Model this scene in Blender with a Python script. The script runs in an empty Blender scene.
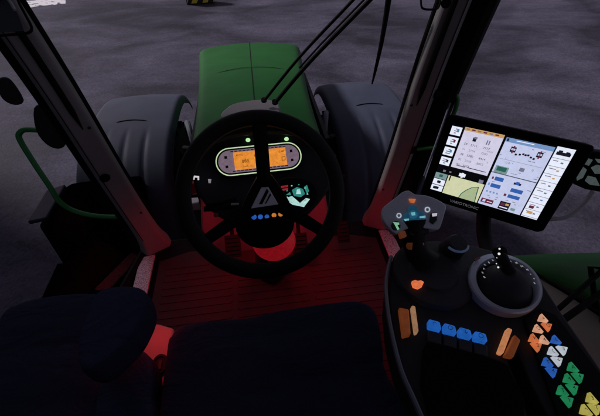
import bpy, bmesh, math, random
from mathutils import Vector as V, Matrix
random.seed(7)
S = bpy.context.scene
COL = S.collection
# ---------------------------------------------------------------- camera
CAM = V((0, 0, 1.3)); YAW = math.radians(8); PIT = math.radians(45); FPX = 330.0
cd = bpy.data.cameras.new('camera'); cam = bpy.data.objects.new('camera', cd); COL.objects.link(cam)
cam.location = CAM; cam.rotation_euler = (math.radians(90) - PIT, 0, -YAW)
cd.sensor_width = 36; cd.lens = 36 * FPX / 600; cd.clip_start = 0.03; cd.clip_end = 400
S.camera = cam
# ---------------------------------------------------------------- world, sun, exposure
SUN_EL = math.radians(36); SUN_AZ = math.radians(-60)      # azimuth from +y towards +x: ahead, to the left
w = bpy.data.worlds.new('World'); S.world = w; w.use_nodes = True
nt = w.node_tree; bg = nt.nodes['Background']
sk = nt.nodes.new('ShaderNodeTexSky'); sk.sky_type = 'NISHITA'; sk.sun_disc = False
sk.sun_elevation = SUN_EL; sk.sun_rotation = SUN_AZ
hs = nt.nodes.new('ShaderNodeHueSaturation'); hs.inputs['Saturation'].default_value = .35
tn_ = nt.nodes.new('ShaderNodeMix'); tn_.data_type = 'RGBA'; tn_.blend_type = 'MULTIPLY'; tn_.inputs['Factor'].default_value = 1; tn_.inputs['B'].default_value = (1, .86, 1, 1)
nt.links.new(sk.outputs[0], hs.inputs['Color']); nt.links.new(hs.outputs[0], tn_.inputs['A']); nt.links.new(tn_.outputs['Result'], bg.inputs[0]); bg.inputs[1].default_value = 0.040
sl = bpy.data.lights.new('sun', 'SUN'); sl.energy = 3.1; sl.angle = math.radians(7); sl.color = (1, .93, .96)
so = bpy.data.objects.new('sun', sl); COL.objects.link(so)
sdir = V((math.sin(SUN_AZ) * math.cos(SUN_EL), math.cos(SUN_AZ) * math.cos(SUN_EL), math.sin(SUN_EL)))
so.rotation_euler = sdir.to_track_quat('Z', 'Y').to_euler(); so.location = sdir * 30
S.view_settings.view_transform = 'Standard'; S.view_settings.look = 'None'
S.view_settings.exposure = 0; S.view_settings.gamma = 1; S.view_settings.use_curve_mapping = False

# ---------------------------------------------------------------- measuring helpers (photo bearing -> point on a real plane)
_f = V((math.sin(YAW) * math.cos(PIT), math.cos(YAW) * math.cos(PIT), -math.sin(PIT)))
_r = V((math.cos(YAW), -math.sin(YAW), 0)); _u = _r.cross(_f)
def ray(x, y): return _f + _r * ((x - 300) / FPX) + _u * ((208 - y) / FPX)
def at_z(x, y, z): d = ray(x, y); return CAM + d * ((z - CAM.z) / d.z)
def at_y(x, y, Y): d = ray(x, y); return CAM + d * ((Y - CAM.y) / d.y)
def at_x(x, y, X): d = ray(x, y); return CAM + d * ((X - CAM.x) / d.x)
def at_d(x, y, t): return CAM + ray(x, y) * t
class Plane:
    def __init__(s, o, n): s.o = V(o); s.n = V(n).normalized()
    def hit(s, x, y, off=0):
        d = ray(x, y); o = s.o + s.n * off
        return CAM + d * ((o - CAM).dot(s.n) / d.dot(s.n))
    def pts(s, px, off=0): return [s.hit(a, b, off) for a, b in px]
def smooth(pts, n=4, closed=True):
    out = []; N = len(pts); pts = [V(p) for p in pts]
    rng = range(N) if closed else range(N - 1)
    for i in rng:
        if closed: p0, p1, p2, p3 = pts[i - 1], pts[i], pts[(i + 1) % N], pts[(i + 2) % N]
        else: p0, p1, p2, p3 = pts[max(i - 1, 0)], pts[i], pts[i + 1], pts[min(i + 2, N - 1)]
        for k in range(n):
            t = k / n
            out.append(0.5 * ((2 * p1) + (p2 - p0) * t + (2 * p0 - 5 * p1 + 4 * p2 - p3) * t * t + (3 * p1 - p0 - 3 * p2 + p3) * t ** 3))
    if not closed: out.append(pts[-1])
    return out

# ---------------------------------------------------------------- materials
MATS = {}
def mat(name, col, rough=.5, metal=0, var=.0, scale=40, bump=0, bscale=300, emit=0, coat=0, spec=.5, ecol=None, evar=.45, fold=0):
    if name in MATS: return MATS[name]
    m = bpy.data.materials.new(name); m.use_nodes = True; t = m.node_tree; b = t.nodes['Principled BSDF']
    b.inputs['Roughness'].default_value = rough; b.inputs['Metallic'].default_value = metal
    b.inputs['Coat Weight'].default_value = coat; b.inputs['Specular IOR Level'].default_value = spec
    c = (*col, 1)
    tc = t.nodes.new('ShaderNodeTexCoord')
    nz = t.nodes.new('ShaderNodeTexNoise'); nz.inputs['Scale'].default_value = scale; nz.inputs['Detail'].default_value = 5
    t.links.new(tc.outputs['Object'], nz.inputs['Vector'])
    mx = t.nodes.new('ShaderNodeMix'); mx.data_type = 'RGBA'
    v = var or .08
    mx.inputs['A'].default_value = tuple(x * (1 - v) for x in col) + (1,)
    mx.inputs['B'].default_value = tuple(min(1, x * (1 + v)) for x in col) + (1,)
    t.links.new(nz.outputs['Fac'], mx.inputs['Factor']); t.links.new(mx.outputs['Result'], b.inputs['Base Color'])
    if bump:
        n2 = t.nodes.new('ShaderNodeTexNoise'); n2.inputs['Scale'].default_value = bscale; n2.inputs['Detail'].default_value = 3
        t.links.new(tc.outputs['Object'], n2.inputs['Vector'])
        bp = t.nodes.new('ShaderNodeBump'); bp.inputs['Strength'].default_value = bump; bp.inputs['Distance'].default_value = .002
        t.links.new(n2.outputs['Fac'], bp.inputs['Height']); t.links.new(bp.outputs['Normal'], b.inputs['Normal'])
        if fold:
            n5 = t.nodes.new('ShaderNodeTexNoise'); n5.inputs['Scale'].default_value = 7; n5.inputs['Detail'].default_value = 4; n5.inputs['Distortion'].default_value = 1.2
            mp = t.nodes.new('ShaderNodeMapping'); mp.inputs['Scale'].default_value = (1, 2.2, 1); t.links.new(tc.outputs['Object'], mp.inputs[0]); t.links.new(mp.outputs[0], n5.inputs['Vector'])
            b5 = t.nodes.new('ShaderNodeBump'); b5.inputs['Strength'].default_value = fold; b5.inputs['Distance'].default_value = .03
            t.links.new(n5.outputs['Fac'], b5.inputs['Height']); t.links.new(b5.outputs['Normal'], bp.inputs['Normal'])
    # dust and scuffs change the gloss
    rr = t.nodes.new('ShaderNodeMapRange'); rr.inputs['To Min'].default_value = max(0, rough - .08); rr.inputs['To Max'].default_value = min(1, rough + .12)
    n3 = t.nodes.new('ShaderNodeTexNoise'); n3.inputs['Scale'].default_value = 9; n3.inputs['Detail'].default_value = 8
    t.links.new(tc.outputs['Object'], n3.inputs['Vector']); t.links.new(n3.outputs['Fac'], rr.inputs['Value']); t.links.new(rr.outputs['Result'], b.inputs['Roughness'])
    if emit:
        b.inputs['Emission Strength'].default_value = emit; ec = ecol or col
        em = t.nodes.new('ShaderNodeMix'); em.data_type = 'RGBA'; n4 = t.nodes.new('ShaderNodeTexNoise'); n4.inputs['Scale'].default_value = 110; n4.inputs['Detail'].default_value = 3
        em.inputs['A'].default_value = tuple(x * (1 - evar) for x in ec) + (1,); em.inputs['B'].default_value = tuple(x * (1 + evar) for x in ec) + (1,)
        t.links.new(tc.outputs['Object'], n4.inputs['Vector']); t.links.new(n4.outputs['Fac'], em.inputs['Factor']); t.links.new(em.outputs['Result'], b.inputs['Emission Color'])
    MATS[name] = m; return m
def glow(name, col, k=1.0): return mat('glow ' + name, tuple(c * .2 for c in col), .4, emit=k, ecol=col, evar=.12 if name.startswith('ui') else .45)
BLACK = mat('black plastic', (.012, .012, .014), .55, bump=.25, bscale=500, spec=.15)
SATIN = mat('satin black', (.006, .006, .007), .6, spec=.12)
RUB = mat('rubber', (.012, .012, .013), .85, bump=.4, spec=.2)
DGREY = mat('dark grey plastic', (.035, .035, .042), .6, bump=.3, spec=.3)
PILL = mat('grey pillar trim', (.30, .29, .295), .75, bump=.4, bscale=250, spec=.3)
MGREY = mat('grey plastic', (.11, .12, .15), .55, bump=.3)
SILV = mat('silver grey', (.16, .18, .23), .4, metal=.3)
NAVY = mat('navy fabric', (.034, .042, .088), .95, var=.35, scale=180, bump=.8, bscale=900, spec=.1, fold=.7)
NAVYD = mat('dark fabric', (.026, .033, .066), .95, var=.3, scale=180, bump=.8, bscale=900, spec=.1, fold=.7)
GREEN = mat('green paint', (.007, .115, .014), .5, var=.28, scale=5, bump=.06, bscale=30, coat=.03, spec=.2)
GREEND = mat('handrail green', (.018, .24, .05), .4)
FEND = mat('grey mudguard plastic', (.053, .061, .096), .6, var=.28, scale=7, bump=.3, bscale=200, spec=.3)
MATM = mat('rubber floor mat', (.048, .018, .022), .62, var=.55, scale=9, bump=.5, bscale=400, spec=.35)
OLIVE = mat('olive grey trim', (.34, .31, .25), .8, var=.12, scale=10, bump=.4)
BEIGE = mat('beige plastic', (.34, .27, .2), .6, bump=.2)
BULK = mat('bulkhead plastic', (.2, .15, .16), .65, bump=.3)
DISC = mat('console disc', (.03, .03, .034), .6, bump=.2, spec=.3)
CONS = mat('console plastic', (.013, .013, .015), .6, bump=.3, spec=.35)
REDP = mat('red plastic', (.5, .02, .03), .4)
BROWN = mat('orange brown plastic', (.22, .055, .018), .5, emit=.16, ecol=(.55, .13, .03))

def speckle():
    m = bpy.data.materials.new('speckled aluminium tread'); m.use_nodes = True; t = m.node_tree; b = t.nodes['Principled BSDF']
    tc = t.nodes.new('ShaderNodeTexCoord'); vo = t.nodes.new('ShaderNodeTexVoronoi'); vo.inputs['Scale'].default_value = 230
    t.links.new(tc.outputs['Object'], vo.inputs['Vector'])
    r = t.nodes.new('ShaderNodeValToRGB'); r.color_ramp.elements[0].color = (.95, .97, 1, 1); r.color_ramp.elements[1].color = (.35, .37, .42, 1)
    r.color_ramp.elements[0].position = .35; r.color_ramp.elements[1].position = .8
    t.links.new(vo.outputs['Distance'], r.inputs[0]); t.links.new(r.outputs[0], b.inputs['Base Color'])
    b.inputs['Metallic'].default_value = .35; b.inputs['Roughness'].default_value = .42
    bp = t.nodes.new('ShaderNodeBump'); bp.inputs['Distance'].default_value = .0008; t.links.new(vo.outputs['Distance'], bp.inputs['Height']); t.links.new(bp.outputs[0], b.inputs['Normal'])
    return m
SPECK = speckle()
def glassmat(name, tint, gloss, amt=1.0):
    m = bpy.data.materials.new(name); m.use_nodes = True; t = m.node_tree; t.nodes.clear()
    o = t.nodes.new('ShaderNodeOutputMaterial'); tr = t.nodes.new('ShaderNodeBsdfTransparent'); gl = t.nodes.new('ShaderNodeBsdfGlossy')
    tr.inputs[0].default_value = (*tint, 1); gl.inputs['Roughness'].default_value = .03
    lw = t.nodes.new('ShaderNodeFresnel'); lw.inputs[0].default_value = gloss
    mx = t.nodes.new('ShaderNodeMixShader'); mu = t.nodes.new('ShaderNodeMath'); mu.operation = 'MULTIPLY'; mu.inputs[1].default_value = amt; t.links.new(lw.outputs[0], mu.inputs[0]); t.links.new(mu.outputs[0], mx.inputs[0]); t.links.new(tr.outputs[0], mx.inputs[1]); t.links.new(gl.outputs[0], mx.inputs[2])
    t.links.new(mx.outputs[0], o.inputs[0]); return m
GLASS = glassmat('clear pane', (.95, .95, .96), 1.3, .3)
SIDEG = glassmat('side pane', (.94, .94, .96), 1.3, .07)
TINT = glassmat('tinted pane', (.15, .15, .17), 1.4)

# ---------------------------------------------------------------- mesh builder
class MB:
    def __init__(s): s.bm = bmesh.new(); s.mats = []
    def mi(s, m):
        if m not in s.mats: s.mats.append(m)
        return s.mats.index(m)
    def face(s, vs, m=None):
        try: f = s.bm.faces.new(vs)
        except ValueError: return
        f.material_index = s.mi(m) if m else 0
        return f
    def poly(s, pts, m=None): return s.face([s.bm.verts.new(p) for p in pts], m)
    def prism(s, pts, n, t, m=None, grow=0):
        n = V(n).normalized(); c = sum((V(p) for p in pts), V()) / len(pts)
        a = [s.bm.verts.new(p) for p in pts]; b = [s.bm.verts.new(V(p) - n * t + (V(p) - c) * grow) for p in pts]
        s.face(a, m); s.face(b[::-1], m)
        for i in range(len(a)): s.face([a[i - 1], b[i - 1], b[i], a[i]], m)
        return s
    def box(s, c, sz, m=None, rot=None):
        R = rot or Matrix.Identity(3); c = V(c); h = V(sz) / 2
        P = [[[s.bm.verts.new(c + R @ V((x * h.x, y * h.y, z * h.z))) for z in (-1, 1)] for y in (-1, 1)] for x in (-1, 1)]
        for q in ((P[0][0][0], P[0][0][1], P[0][1][1], P[0][1][0]), (P[1][0][0], P[1][1][0], P[1][1][1], P[1][0][1]),
                  (P[0][0][0], P[1][0][0], P[1][0][1], P[0][0][1]), (P[0][1][0], P[0][1][1], P[1][1][1], P[1][1][0]),
                  (P[0][0][0], P[0][1][0], P[1][1][0], P[1][0][0]), (P[0][0][1], P[1][0][1], P[1][1][1], P[0][1][1])): s.face(q, m)
        return s
    def tube(s, pts, r, m=None, seg=10, closed=False, flat=1, up=None):
        pts = [V(p) for p in pts]; N = len(pts); rings = []; prev = None
        for i, p in enumerate(pts):
            a = pts[i - 1] if (i > 0 or closed) else p; b = pts[(i + 1) % N] if (i < N - 1 or closed) else p
            t = (b - a).normalized()
            if prev is None:
                prev = (V(up) if up else (V((0, 0, 1)) if abs(t.z) < .9 else V((1, 0, 0))))
            x = (prev - t * prev.dot(t)).normalized(); y = t.cross(x); prev = x
            rr = r[i] if isinstance(r, (list, tuple)) else r
            rings.append([s.bm.verts.new(p + x * math.cos(k * 2 * math.pi / seg) * rr * flat + y * math.sin(k * 2 * math.pi / seg) * rr) for k in range(seg)])
        for i in range(N if closed else N - 1):
            A, B = rings[i], rings[(i + 1) % N]
            for k in range(seg): s.face([A[k - 1], A[k], B[k], B[k - 1]], m)
        if not closed: s.face(rings[0][::-1], m); s.face(rings[-1], m)
        return s
    def lathe(s, prof, o, axis, m=None, seg=40, sx=1, xdir=None):
        """prof: (radius, height) from one end to the other"""
        o = V(o); n = V(axis).normalized(); x = V(xdir) if xdir else (V((1, 0, 0)) if abs(n.x) < .9 else V((0, 1, 0)))
        x = (x - n * x.dot(n)).normalized(); y = n.cross(x); rings = []
        for r, h in prof:
            rings.append([s.bm.verts.new(o + n * h + x * math.cos(k * 2 * math.pi / seg) * r * sx + y * math.sin(k * 2 * math.pi / seg) * r) for k in range(seg)] if r > 1e-6 else [s.bm.verts.new(o + n * h)])
        for A, B in zip(rings, rings[1:]):
            for k in range(seg):
                if len(A) == 1 and len(B) == 1: continue
                if len(A) == 1: s.face([A[0], B[k], B[k - 1]], m)
                elif len(B) == 1: s.face([A[k - 1], A[k], B[0]], m)
                else: s.face([A[k - 1], A[k], B[k], B[k - 1]], m)
        return s
    def grid(s, G, m=None, closedv=False):
        vs = [[s.bm.verts.new(p) for p in row] for row in G]
        for i in range(len(vs) - 1):
            for j in range(len(vs[0]) - 1): s.face([vs[i][j], vs[i][j + 1], vs[i + 1][j + 1], vs[i + 1][j]], m)
        return s
    def build(s, name, material, parent=None, bevel=0, segs=2, sub=0, solid=0, angle=35, recalc=True):
        if recalc: bmesh.ops.recalc_face_normals(s.bm, faces=s.bm.faces)
        me = bpy.data.meshes.new(name); s.bm.to_mesh(me); s.bm.free()
        ms = [material] + [x for x in s.mats] if not s.mats else s.mats
        for x in ms: me.materials.append(x)
        for p in me.polygons: p.use_smooth = True
        me.set_sharp_from_angle(angle=math.radians(angle))
        o = bpy.data.objects.new(name, me); COL.objects.link(o)
        if solid:
            d = o.modifiers.new('solid', 'SOLIDIFY'); d.thickness = solid; d.offset = -1
        if bevel:
            d = o.modifiers.new('bevel', 'BEVEL'); d.width = bevel; d.segments = segs; d.limit_method = 'ANGLE'; d.angle_limit = math.radians(30); d.harden_normals = False
        if sub:
            d = o.modifiers.new('sub', 'SUBSURF'); d.levels = sub; d.render_levels = sub
        if parent is not None:
            o.parent = parent
            if parent.type == 'EMPTY': o.matrix_parent_inverse = Matrix.Translation(parent.location).inverted()
        return o
def thing(name, label, cat, loc=(0, 0, 0), group=None):
    o = bpy.data.objects.new(name, None); COL.objects.link(o); o.location = loc; o.empty_display_size = .1
    o['label'] = label; o['category'] = cat
    if group: o['group'] = group
    return o
def tag(o, label=None, cat=None, group=None, kind=None):
    if label: o['label'] = label
    if cat: o['category'] = cat
    if group: o['group'] = group
    if kind: o['kind'] = kind
    return o
def textmesh(txt, size, o, xd, yd, ext=.0004):
    """letters as points; returns list of polygons (world)"""
    cu = bpy.data.curves.new('letters', 'FONT'); cu.body = txt; cu.size = size; cu.align_x = 'CENTER'; cu.align_y = 'CENTER'
    ob = bpy.data.objects.new('letters', cu); COL.objects.link(ob)
    dg = bpy.context.evaluated_depsgraph_get(); me = bpy.data.meshes.new_from_object(ob.evaluated_get(dg))
    xd = V(xd).normalized(); yd = V(yd).normalized(); o = V(o)
    P = [[o + xd * me.vertices[i].co.x + yd * me.vertices[i].co.y for i in p.vertices] for p in me.polygons]
    bpy.data.objects.remove(ob); bpy.data.curves.remove(cu); bpy.data.meshes.remove(me)
    return P

GZ = -1.4   # yard surface; cab floor is z = 0
# ================================================================ SETTING
def ground_mat():
    m = bpy.data.materials.new('worn asphalt'); m.use_nodes = True; t = m.node_tree; b = t.nodes['Principled BSDF']
    tc = t.nodes.new('ShaderNodeTexCoord')
    def noise(sc, det, stretch=(1, 1, 1), rot=0, rough=.6, dist=0):
        mp = t.nodes.new('ShaderNodeMapping'); mp.inputs['Scale'].default_value = stretch; mp.inputs['Rotation'].default_value = (0, 0, rot)
        n = t.nodes.new('ShaderNodeTexNoise'); n.inputs['Scale'].default_value = sc; n.inputs['Detail'].default_value = det
        n.inputs['Roughness'].default_value = rough; n.inputs['Distortion'].default_value = dist
        t.links.new(tc.outputs['Object'], mp.inputs[0]); t.links.new(mp.outputs[0], n.inputs['Vector']); return n
    a = noise(.33, 5, (1, 1.7, 1), .25, .55, .8); c = noise(2.2, 6, (1, 2.2, 1), .1); d = noise(34, 5, rough=.75)
    def ramp(n, lo, hi, c0, c1):
        r = t.nodes.new('ShaderNodeMapRange'); r.inputs['From Min'].default_value = lo; r.inputs['From Max'].default_value = hi
        r.inputs['To Min'].default_value = c0; r.inputs['To Max'].default_value = c1; t.links.new(n.outputs['Fac'], r.inputs['Value']); return r
    def mul(x, y):
        q = t.nodes.new('ShaderNodeMath'); q.operation = 'MULTIPLY'; t.links.new(x.outputs[0], q.inputs[0]); t.links.new(y.outputs[0], q.inputs[1]); return q
    k = mul(mul(ramp(a, .38, .62, .52, 1.45), ramp(c, .3, .7, .85, 1.15)), ramp(d, .32, .68, .62, 1.34))
    ds2 = t.nodes.new('ShaderNodeVectorMath'); ds2.operation = 'DISTANCE'; ds2.inputs[1].default_value = (-1.5, 12.5, GZ)
    t.links.new(tc.outputs['Object'], ds2.inputs[0])
    wn_ = noise(.9, 4); ad = t.nodes.new('ShaderNodeMath'); ad.operation = 'MULTIPLY_ADD'; ad.inputs[1].default_value = 1.6
    t.links.new(wn_.outputs['Fac'], ad.inputs[0]); t.links.new(ds2.outputs['Value'], ad.inputs[2])
    sn = t.nodes.new('ShaderNodeMath'); sn.operation = 'SINE'; ml = t.nodes.new('ShaderNodeMath'); ml.operation = 'MULTIPLY'; ml.inputs[1].default_value = 2.1
    t.links.new(ad.outputs[0], ml.inputs[0]); t.links.new(ml.outputs[0], sn.inputs[0])
    rg = t.nodes.new('ShaderNodeMapRange'); rg.inputs['From Min'].default_value = .2; rg.inputs['From Max'].default_value = 1; rg.inputs['To Min'].default_value = 1; rg.inputs['To Max'].default_value = .78
    t.links.new(sn.outputs[0], rg.inputs['Value']); k = mul(k, rg)
    k = mul(k, ramp(noise(16, 5), .3, .7, .9, 1.12))
    vm = t.nodes.new('ShaderNodeVectorMath'); vm.operation = 'SCALE'; vm.inputs[0].default_value = (.078, .072, .102); t.links.new(k.outputs[0], vm.inputs['Scale'])
    t.links.new(vm.outputs[0], b.inputs['Base Color'])
    r2 = ramp(a, .35, .65, .62, .9); t.links.new(r2.outputs[0], b.inputs['Roughness']); b.inputs['Specular IOR Level'].default_value = .1
    bp = t.nodes.new('ShaderNodeBump'); bp.inputs['Strength'].default_value = .6; bp.inputs['Distance'].default_value = .01
    t.links.new(d.outputs['Fac'], bp.inputs['Height']); t.links.new(bp.outputs[0], b.inputs['Normal'])
    return m
g = MB(); g.grid([[V((x, y, GZ)) for x in (-250, -60, 0, 60, 250)] for y in (-250, -60, 0, 60, 250)])
tag(g.build('ground', ground_mat()), 'worn purple grey asphalt yard around the tractor', kind='structure')
# worn white painted line, far left
def line_mat():
    m = bpy.data.materials.new('worn white road paint'); m.use_nodes = True; t = m.node_tree; b = t.nodes['Principled BSDF']
    n = t.nodes.new('ShaderNodeTexNoise'); n.inputs['Scale'].default_value = 6; n.inputs['Detail'].default_value = 8
    tc = t.nodes.new('ShaderNodeTexCoord'); t.links.new(tc.outputs['Object'], n.inputs['Vector'])
    r = t.nodes.new('ShaderNodeValToRGB'); r.color_ramp.elements[0].position = .38; r.color_ramp.elements[1].position = .46
    r.color_ramp.elements[0].color = (.12, .11, .13, 1); r.color_ramp.elements[1].color = (.85, .83, .85, 1)
    t.links.new(n.outputs['Fac'], r.inputs[0]); t.links.new(r.outputs[0], b.inputs['Base Color']); b.inputs['Roughness'].default_value = .7; return m
g = MB(); p = [at_z(a, b, GZ + .004) for a, b in ((14, 9), (66, 3.2), (66, -2), (10, 2))]
L = [p[0].lerp(p[1], i / 14) for i in range(-10, 15)]; U = [p[3].lerp(p[2], i / 14) for i in range(-10, 15)]
L = [q + V((0, random.uniform(-.06, .06), 0)) for q in L]; U = [q + V((0, random.uniform(-.06, .06), 0)) for q in U]
g.grid([L, U]); tag(g.build('painted_line', line_mat()), 'worn white painted line across the yard, far left', kind='structure')

# unseen hall left of the tractor, added to shade the near ground and cab
def wallmat():
    m = bpy.data.materials.new('ribbed sheet wall'); m.use_nodes = True; t = m.node_tree; b = t.nodes['Principled BSDF']
    tc = t.nodes.new('ShaderNodeTexCoord'); wv = t.nodes.new('ShaderNodeTexWave'); wv.inputs['Scale'].default_value = 2.5
    t.links.new(tc.outputs['Object'], wv.inputs['Vector']); r = t.nodes.new('ShaderNodeValToRGB')
    r.color_ramp.elements[0].color = (.10, .11, .11, 1); r.color_ramp.elements[1].color = (.17, .18, .18, 1)
    t.links.new(wv.outputs['Fac'], r.inputs[0]); t.links.new(r.outputs[0], b.inputs['Base Color']); b.inputs['Roughness'].default_value = .7; return m
hall = thing('added_shade_hall', 'unseen tall grey sheet clad hall added left of the tractor for its shade', 'hall', (-15, -2, GZ))
HH = 12.0; HX0, HX1, HY0, HY1 = -26, -8.2, -14, 6.4
g = MB(); g.box(((HX0 + HX1) / 2, (HY0 + HY1) / 2, GZ + HH / 2), (HX1 - HX0, HY1 - HY0, HH)); g.build('wall', wallmat(), hall)
g = MB(); mx_ = (HX0 + HX1) / 2
for a in (HX0 - .3, HX1 + .3): g.prism([V((a, HY0 - .3, GZ + HH)), V((mx_, HY0 - .3, GZ + HH + 2)), V((mx_, HY1 + .05, GZ + HH + 2)), V((a, HY1 + .05, GZ + HH))], (0, 0, 1), -.12)
g.build('roof', wallmat(), hall)
for k in range(3):
    g = MB(); g.box((HX1 + .03, -10 + k * 6, GZ + 2.2), (.06, 4, 4.4)); g.build('door', DGREY, hall)

# striped barrier far ahead
YEL = mat('hazard yellow', (.8, .65, .08), .6, var=.2)
bar = thing('hazard_barrier', 'yellow and black striped barrier standing on the far side of the yard', 'barrier', at_z(200, 5, GZ))
o = at_z(187, 5, GZ); e = at_z(215, 3, GZ) + V((0, 0, 0)); L = (e - o); ln = L.length; L.normalize(); n = V((L.y, -L.x, 0))
g = MB(); g.prism([o, e, e + V((0, 0, .5)), o + V((0, 0, .5))], n, .22); g.build('block', mat('barrier black', (.02, .02, .02), .6), bar, bevel=.02)
g = MB(); k = -.2
while k < ln:
    P = [(k, .03), (k + .16, .03), (k + .46, .47), (k + .3, .47)]
    P = [(min(max(a, .01), ln - .01), b) for a, b in P]
    g.prism([o + L * a + V((0, 0, b)) + n * .004 for a, b in P], n, .003); k += .33
g.build('stripe', YEL, bar)

# ================================================================ TRACTOR, OUTSIDE
# bonnet
bon = thing('bonnet', 'green engine bonnet with rounded nose ahead of the steering wheel', 'bonnet', (0, 2.2, .3))
G = []
rows = [(1.15, .30, .51), (1.4, .302, .50), (1.6, .31, .488), (1.8, .322, .472), (1.95, .334, .456), (2.05, .343, .442), (2.12, .350, .428), (2.3, .368, .406), (2.5, .388, .38), (2.7, .41, .352), (2.85, .428, .33), (2.96, .44, .30), (3.02, .445, .25), (3.05, .44, .1), (3.06, .43, -.3)]
for (y, hw, z) in rows:
    row = []
    for i in range(25):
        t = i / 24 * 2 - 1; a = abs(t)
        if a < .62: x = t / .62 * .84 * hw; zz = z + .030 * (1 - (t / .62) ** 2)
        elif a < .8:
            q = (a - .62) / .18 * math.pi / 2; x = math.copysign(.84 * hw + .16 * hw * math.sin(q), t); zz = z - .075 * (1 - math.cos(q))
        else: x = math.copysign(hw * (1 + .02 * (a - .8) / .2), t); zz = z - .075 - (a - .8) / .2 * .55
        row.append(V((x - .012, y, zz)))
    G.append(row)
g = MB(); g.grid(G); g.build('hood_shell', GREEN, bon, sub=1, solid=.006, angle=80, recalc=False)
g = MB()   # raised crease line across the hood, its highlight painted as lighter green
for i in range(17):
    pass
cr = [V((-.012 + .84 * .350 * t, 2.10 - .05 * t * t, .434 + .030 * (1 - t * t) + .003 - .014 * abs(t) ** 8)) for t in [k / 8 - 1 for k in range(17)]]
g.tube(cr, .0022, seg=6); g.build('crease', mat('crease painted highlight', (.10, .22, .12), .3), bon)
g = MB(); sm = [V((-.012, y, z + .0325)) for y, hw, z in rows[1:12]]; g.tube(smooth(sm, 3, False), .0016, seg=6); g.build('seam', SATIN, bon)
for s in (-1, 1):     # dark side mesh
    g = MB(); g.prism([V((s * .335, 1.35, .40)), V((s * .405, 2.6, .2)), V((s * .41, 2.6, -.35)), V((s * .34, 1.35, -.35))], (s, 0, 0), .02); g.build('side_panel', BLACK, bon)

# engine block and chassis between the front wheels
eng = thing('front_axle', 'dark engine frame and hoses low between bonnet and front wheels', 'axle', (0, 2.2, -.8))
g = MB(); g.box((0, 2.0, -.45), (.56, 2.0, .7)); g.box((0, 2.35, -.72), (1.5, .2, .2)); g.build('frame', SATIN, eng, bevel=.02)
for s in (-1, 1):
    g = MB(); g.tube(smooth([V((s * .35, 1.5, .1)), V((s * .46, 1.7, .02)), V((s * .5, 2.0, -.2)), V((s * .45, 2.3, -.5))], 5, False), .018); g.tube(smooth([V((s * .35, 1.7, .15)), V((s * .5, 1.9, .05)), V((s * .52, 2.2, -.2))], 5, False), .012); g.build('hose', RUB, eng)
    g = MB(); g.tube(smooth([V((s * .44, 1.95, -.5)), V((s * .47, 2.05, .0)), V((s * .52, 2.25, .03)), V((s * .56, 2.35, -.12))], 5, False), .02); g.build('bracket', MGREY, eng)
    g = MB(); g.box((s * .45, 1.72, -.12), (.07, .1, .1)); g.build('reservoir', REDP, eng, bevel=.012)
    g = MB(); g.box((s * .47, 1.66, -.24), (.07, .06, .07)); g.build('filter', mat('pale plastic', (.5, .5, .52), .5), eng, bevel=.01)

def mudguard(cx, label, wlabel):
    mg = thing('front_mudguard', label, 'mudguard', (cx, 2.35, -.1), 'front mudguards')
    cy, cz, R, hw = 2.38, -.75, .79, .31
    G = []; n = 40
    def surf(a, t, lift=0):
        ax = abs(t)
        if ax < .8: x = t / .8 * (hw - .045); dr = .012 * (1 - (t / .8) ** 2)
        else:
            q = (ax - .8) / .2 * math.pi / 2; x = math.copysign(hw - .045 + .045 * math.sin(q), t); dr = -.06 * (1 - math.cos(q))
        r_ = 0; fade = max(0, min(1, (math.radians(76) - a) / math.radians(8)))
        for c0 in (-.4, 0, .4): r_ -= .010 * fade * math.exp(-((t - c0) / .045) ** 2)
        ca, sa = math.cos(a), math.sin(a); k = (abs(ca) ** 2.8 + abs(sa) ** 2.8) ** (-1 / 2.8)
        rr = (R + dr + r_) * k + lift
        return V((cx + x, cy - ca * rr, cz + sa * rr))
    G = [[surf(math.radians(-8 + i / n * 150), j / 56 * 2 - 1) for j in range(57)] for i in range(n + 1)]
    g = MB(); g.grid(G); g.build('guard_shell', FEND, mg, solid=.006, angle=60, recalc=False)
    g = MB(); g.tube([surf(math.radians(83 + 1.6 * math.sin((t + .35) * 4.5)), t, .001) for t in [-.3 + k * .05 for k in range(14)]], [.0015] + [.005] * 12 + [.0015], seg=8); g.build('grip_slot', SATIN, mg)
    g = MB(); s = 1 if cx > 0 else -1
    g.tube(smooth([V((cx, 2.3, cz + .70)), V((cx - s * .2, 2.3, cz + .58)), V((cx - s * .33, 2.33, cz + .3)), V((cx - s * .3, 2.35, cz))], 4, False), .022); g.build('support_arm', DGREY, mg)
    o = V((cx, 2.38, -.745)); hw2 = .30; K = .87
    prof = [(.36, -.2), (.44, -.25), (.58, -.29), (.66, -.285), (.69, -.25), (.70, 0), (.69, .25), (.66, .285), (.58, .29), (.44, .25), (.36, .2), (.36, -.2)]
    g = MB(); g.lathe([(a_ * K, b_ * .95) for a_, b_ in prof], o, (1, 0, 0), seg=56)
    for k in range(20):
        for sd in (-1, 1):
            a = (k + (0 if sd > 0 else .5)) / 20 * 2 * math.pi
            def pt(a, x, r): return o + V((x * .95, math.cos(a) * r * K, math.sin(a) * r * K))
            g.prism([pt(a, 0, .735), pt(a + .07, 0, .735), pt(a + .27, sd * .285, .725), pt(a + .19, sd * .285, .725)], V((0, math.cos(a + .13), math.sin(a + .13))), .05)
    ty_ = g.build('tyre', RUB, mg)
    g = MB(); g.lathe([(.05, .02 * s), (.2, .02 * s), (.27, .1 * s), (.31, .18 * s), (.33, .2 * s), (.33, -.18 * s), (.27, -.1 * s), (.05, -.02 * s)], o, (1, 0, 0)); g.build('rim', mat('rim paint', (.35, .03, .03), .5), ty_)
mudguard(-.92, 'grey front mudguard left of the green bonnet', 'black front tractor tyre under the left grey mudguard')
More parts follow.
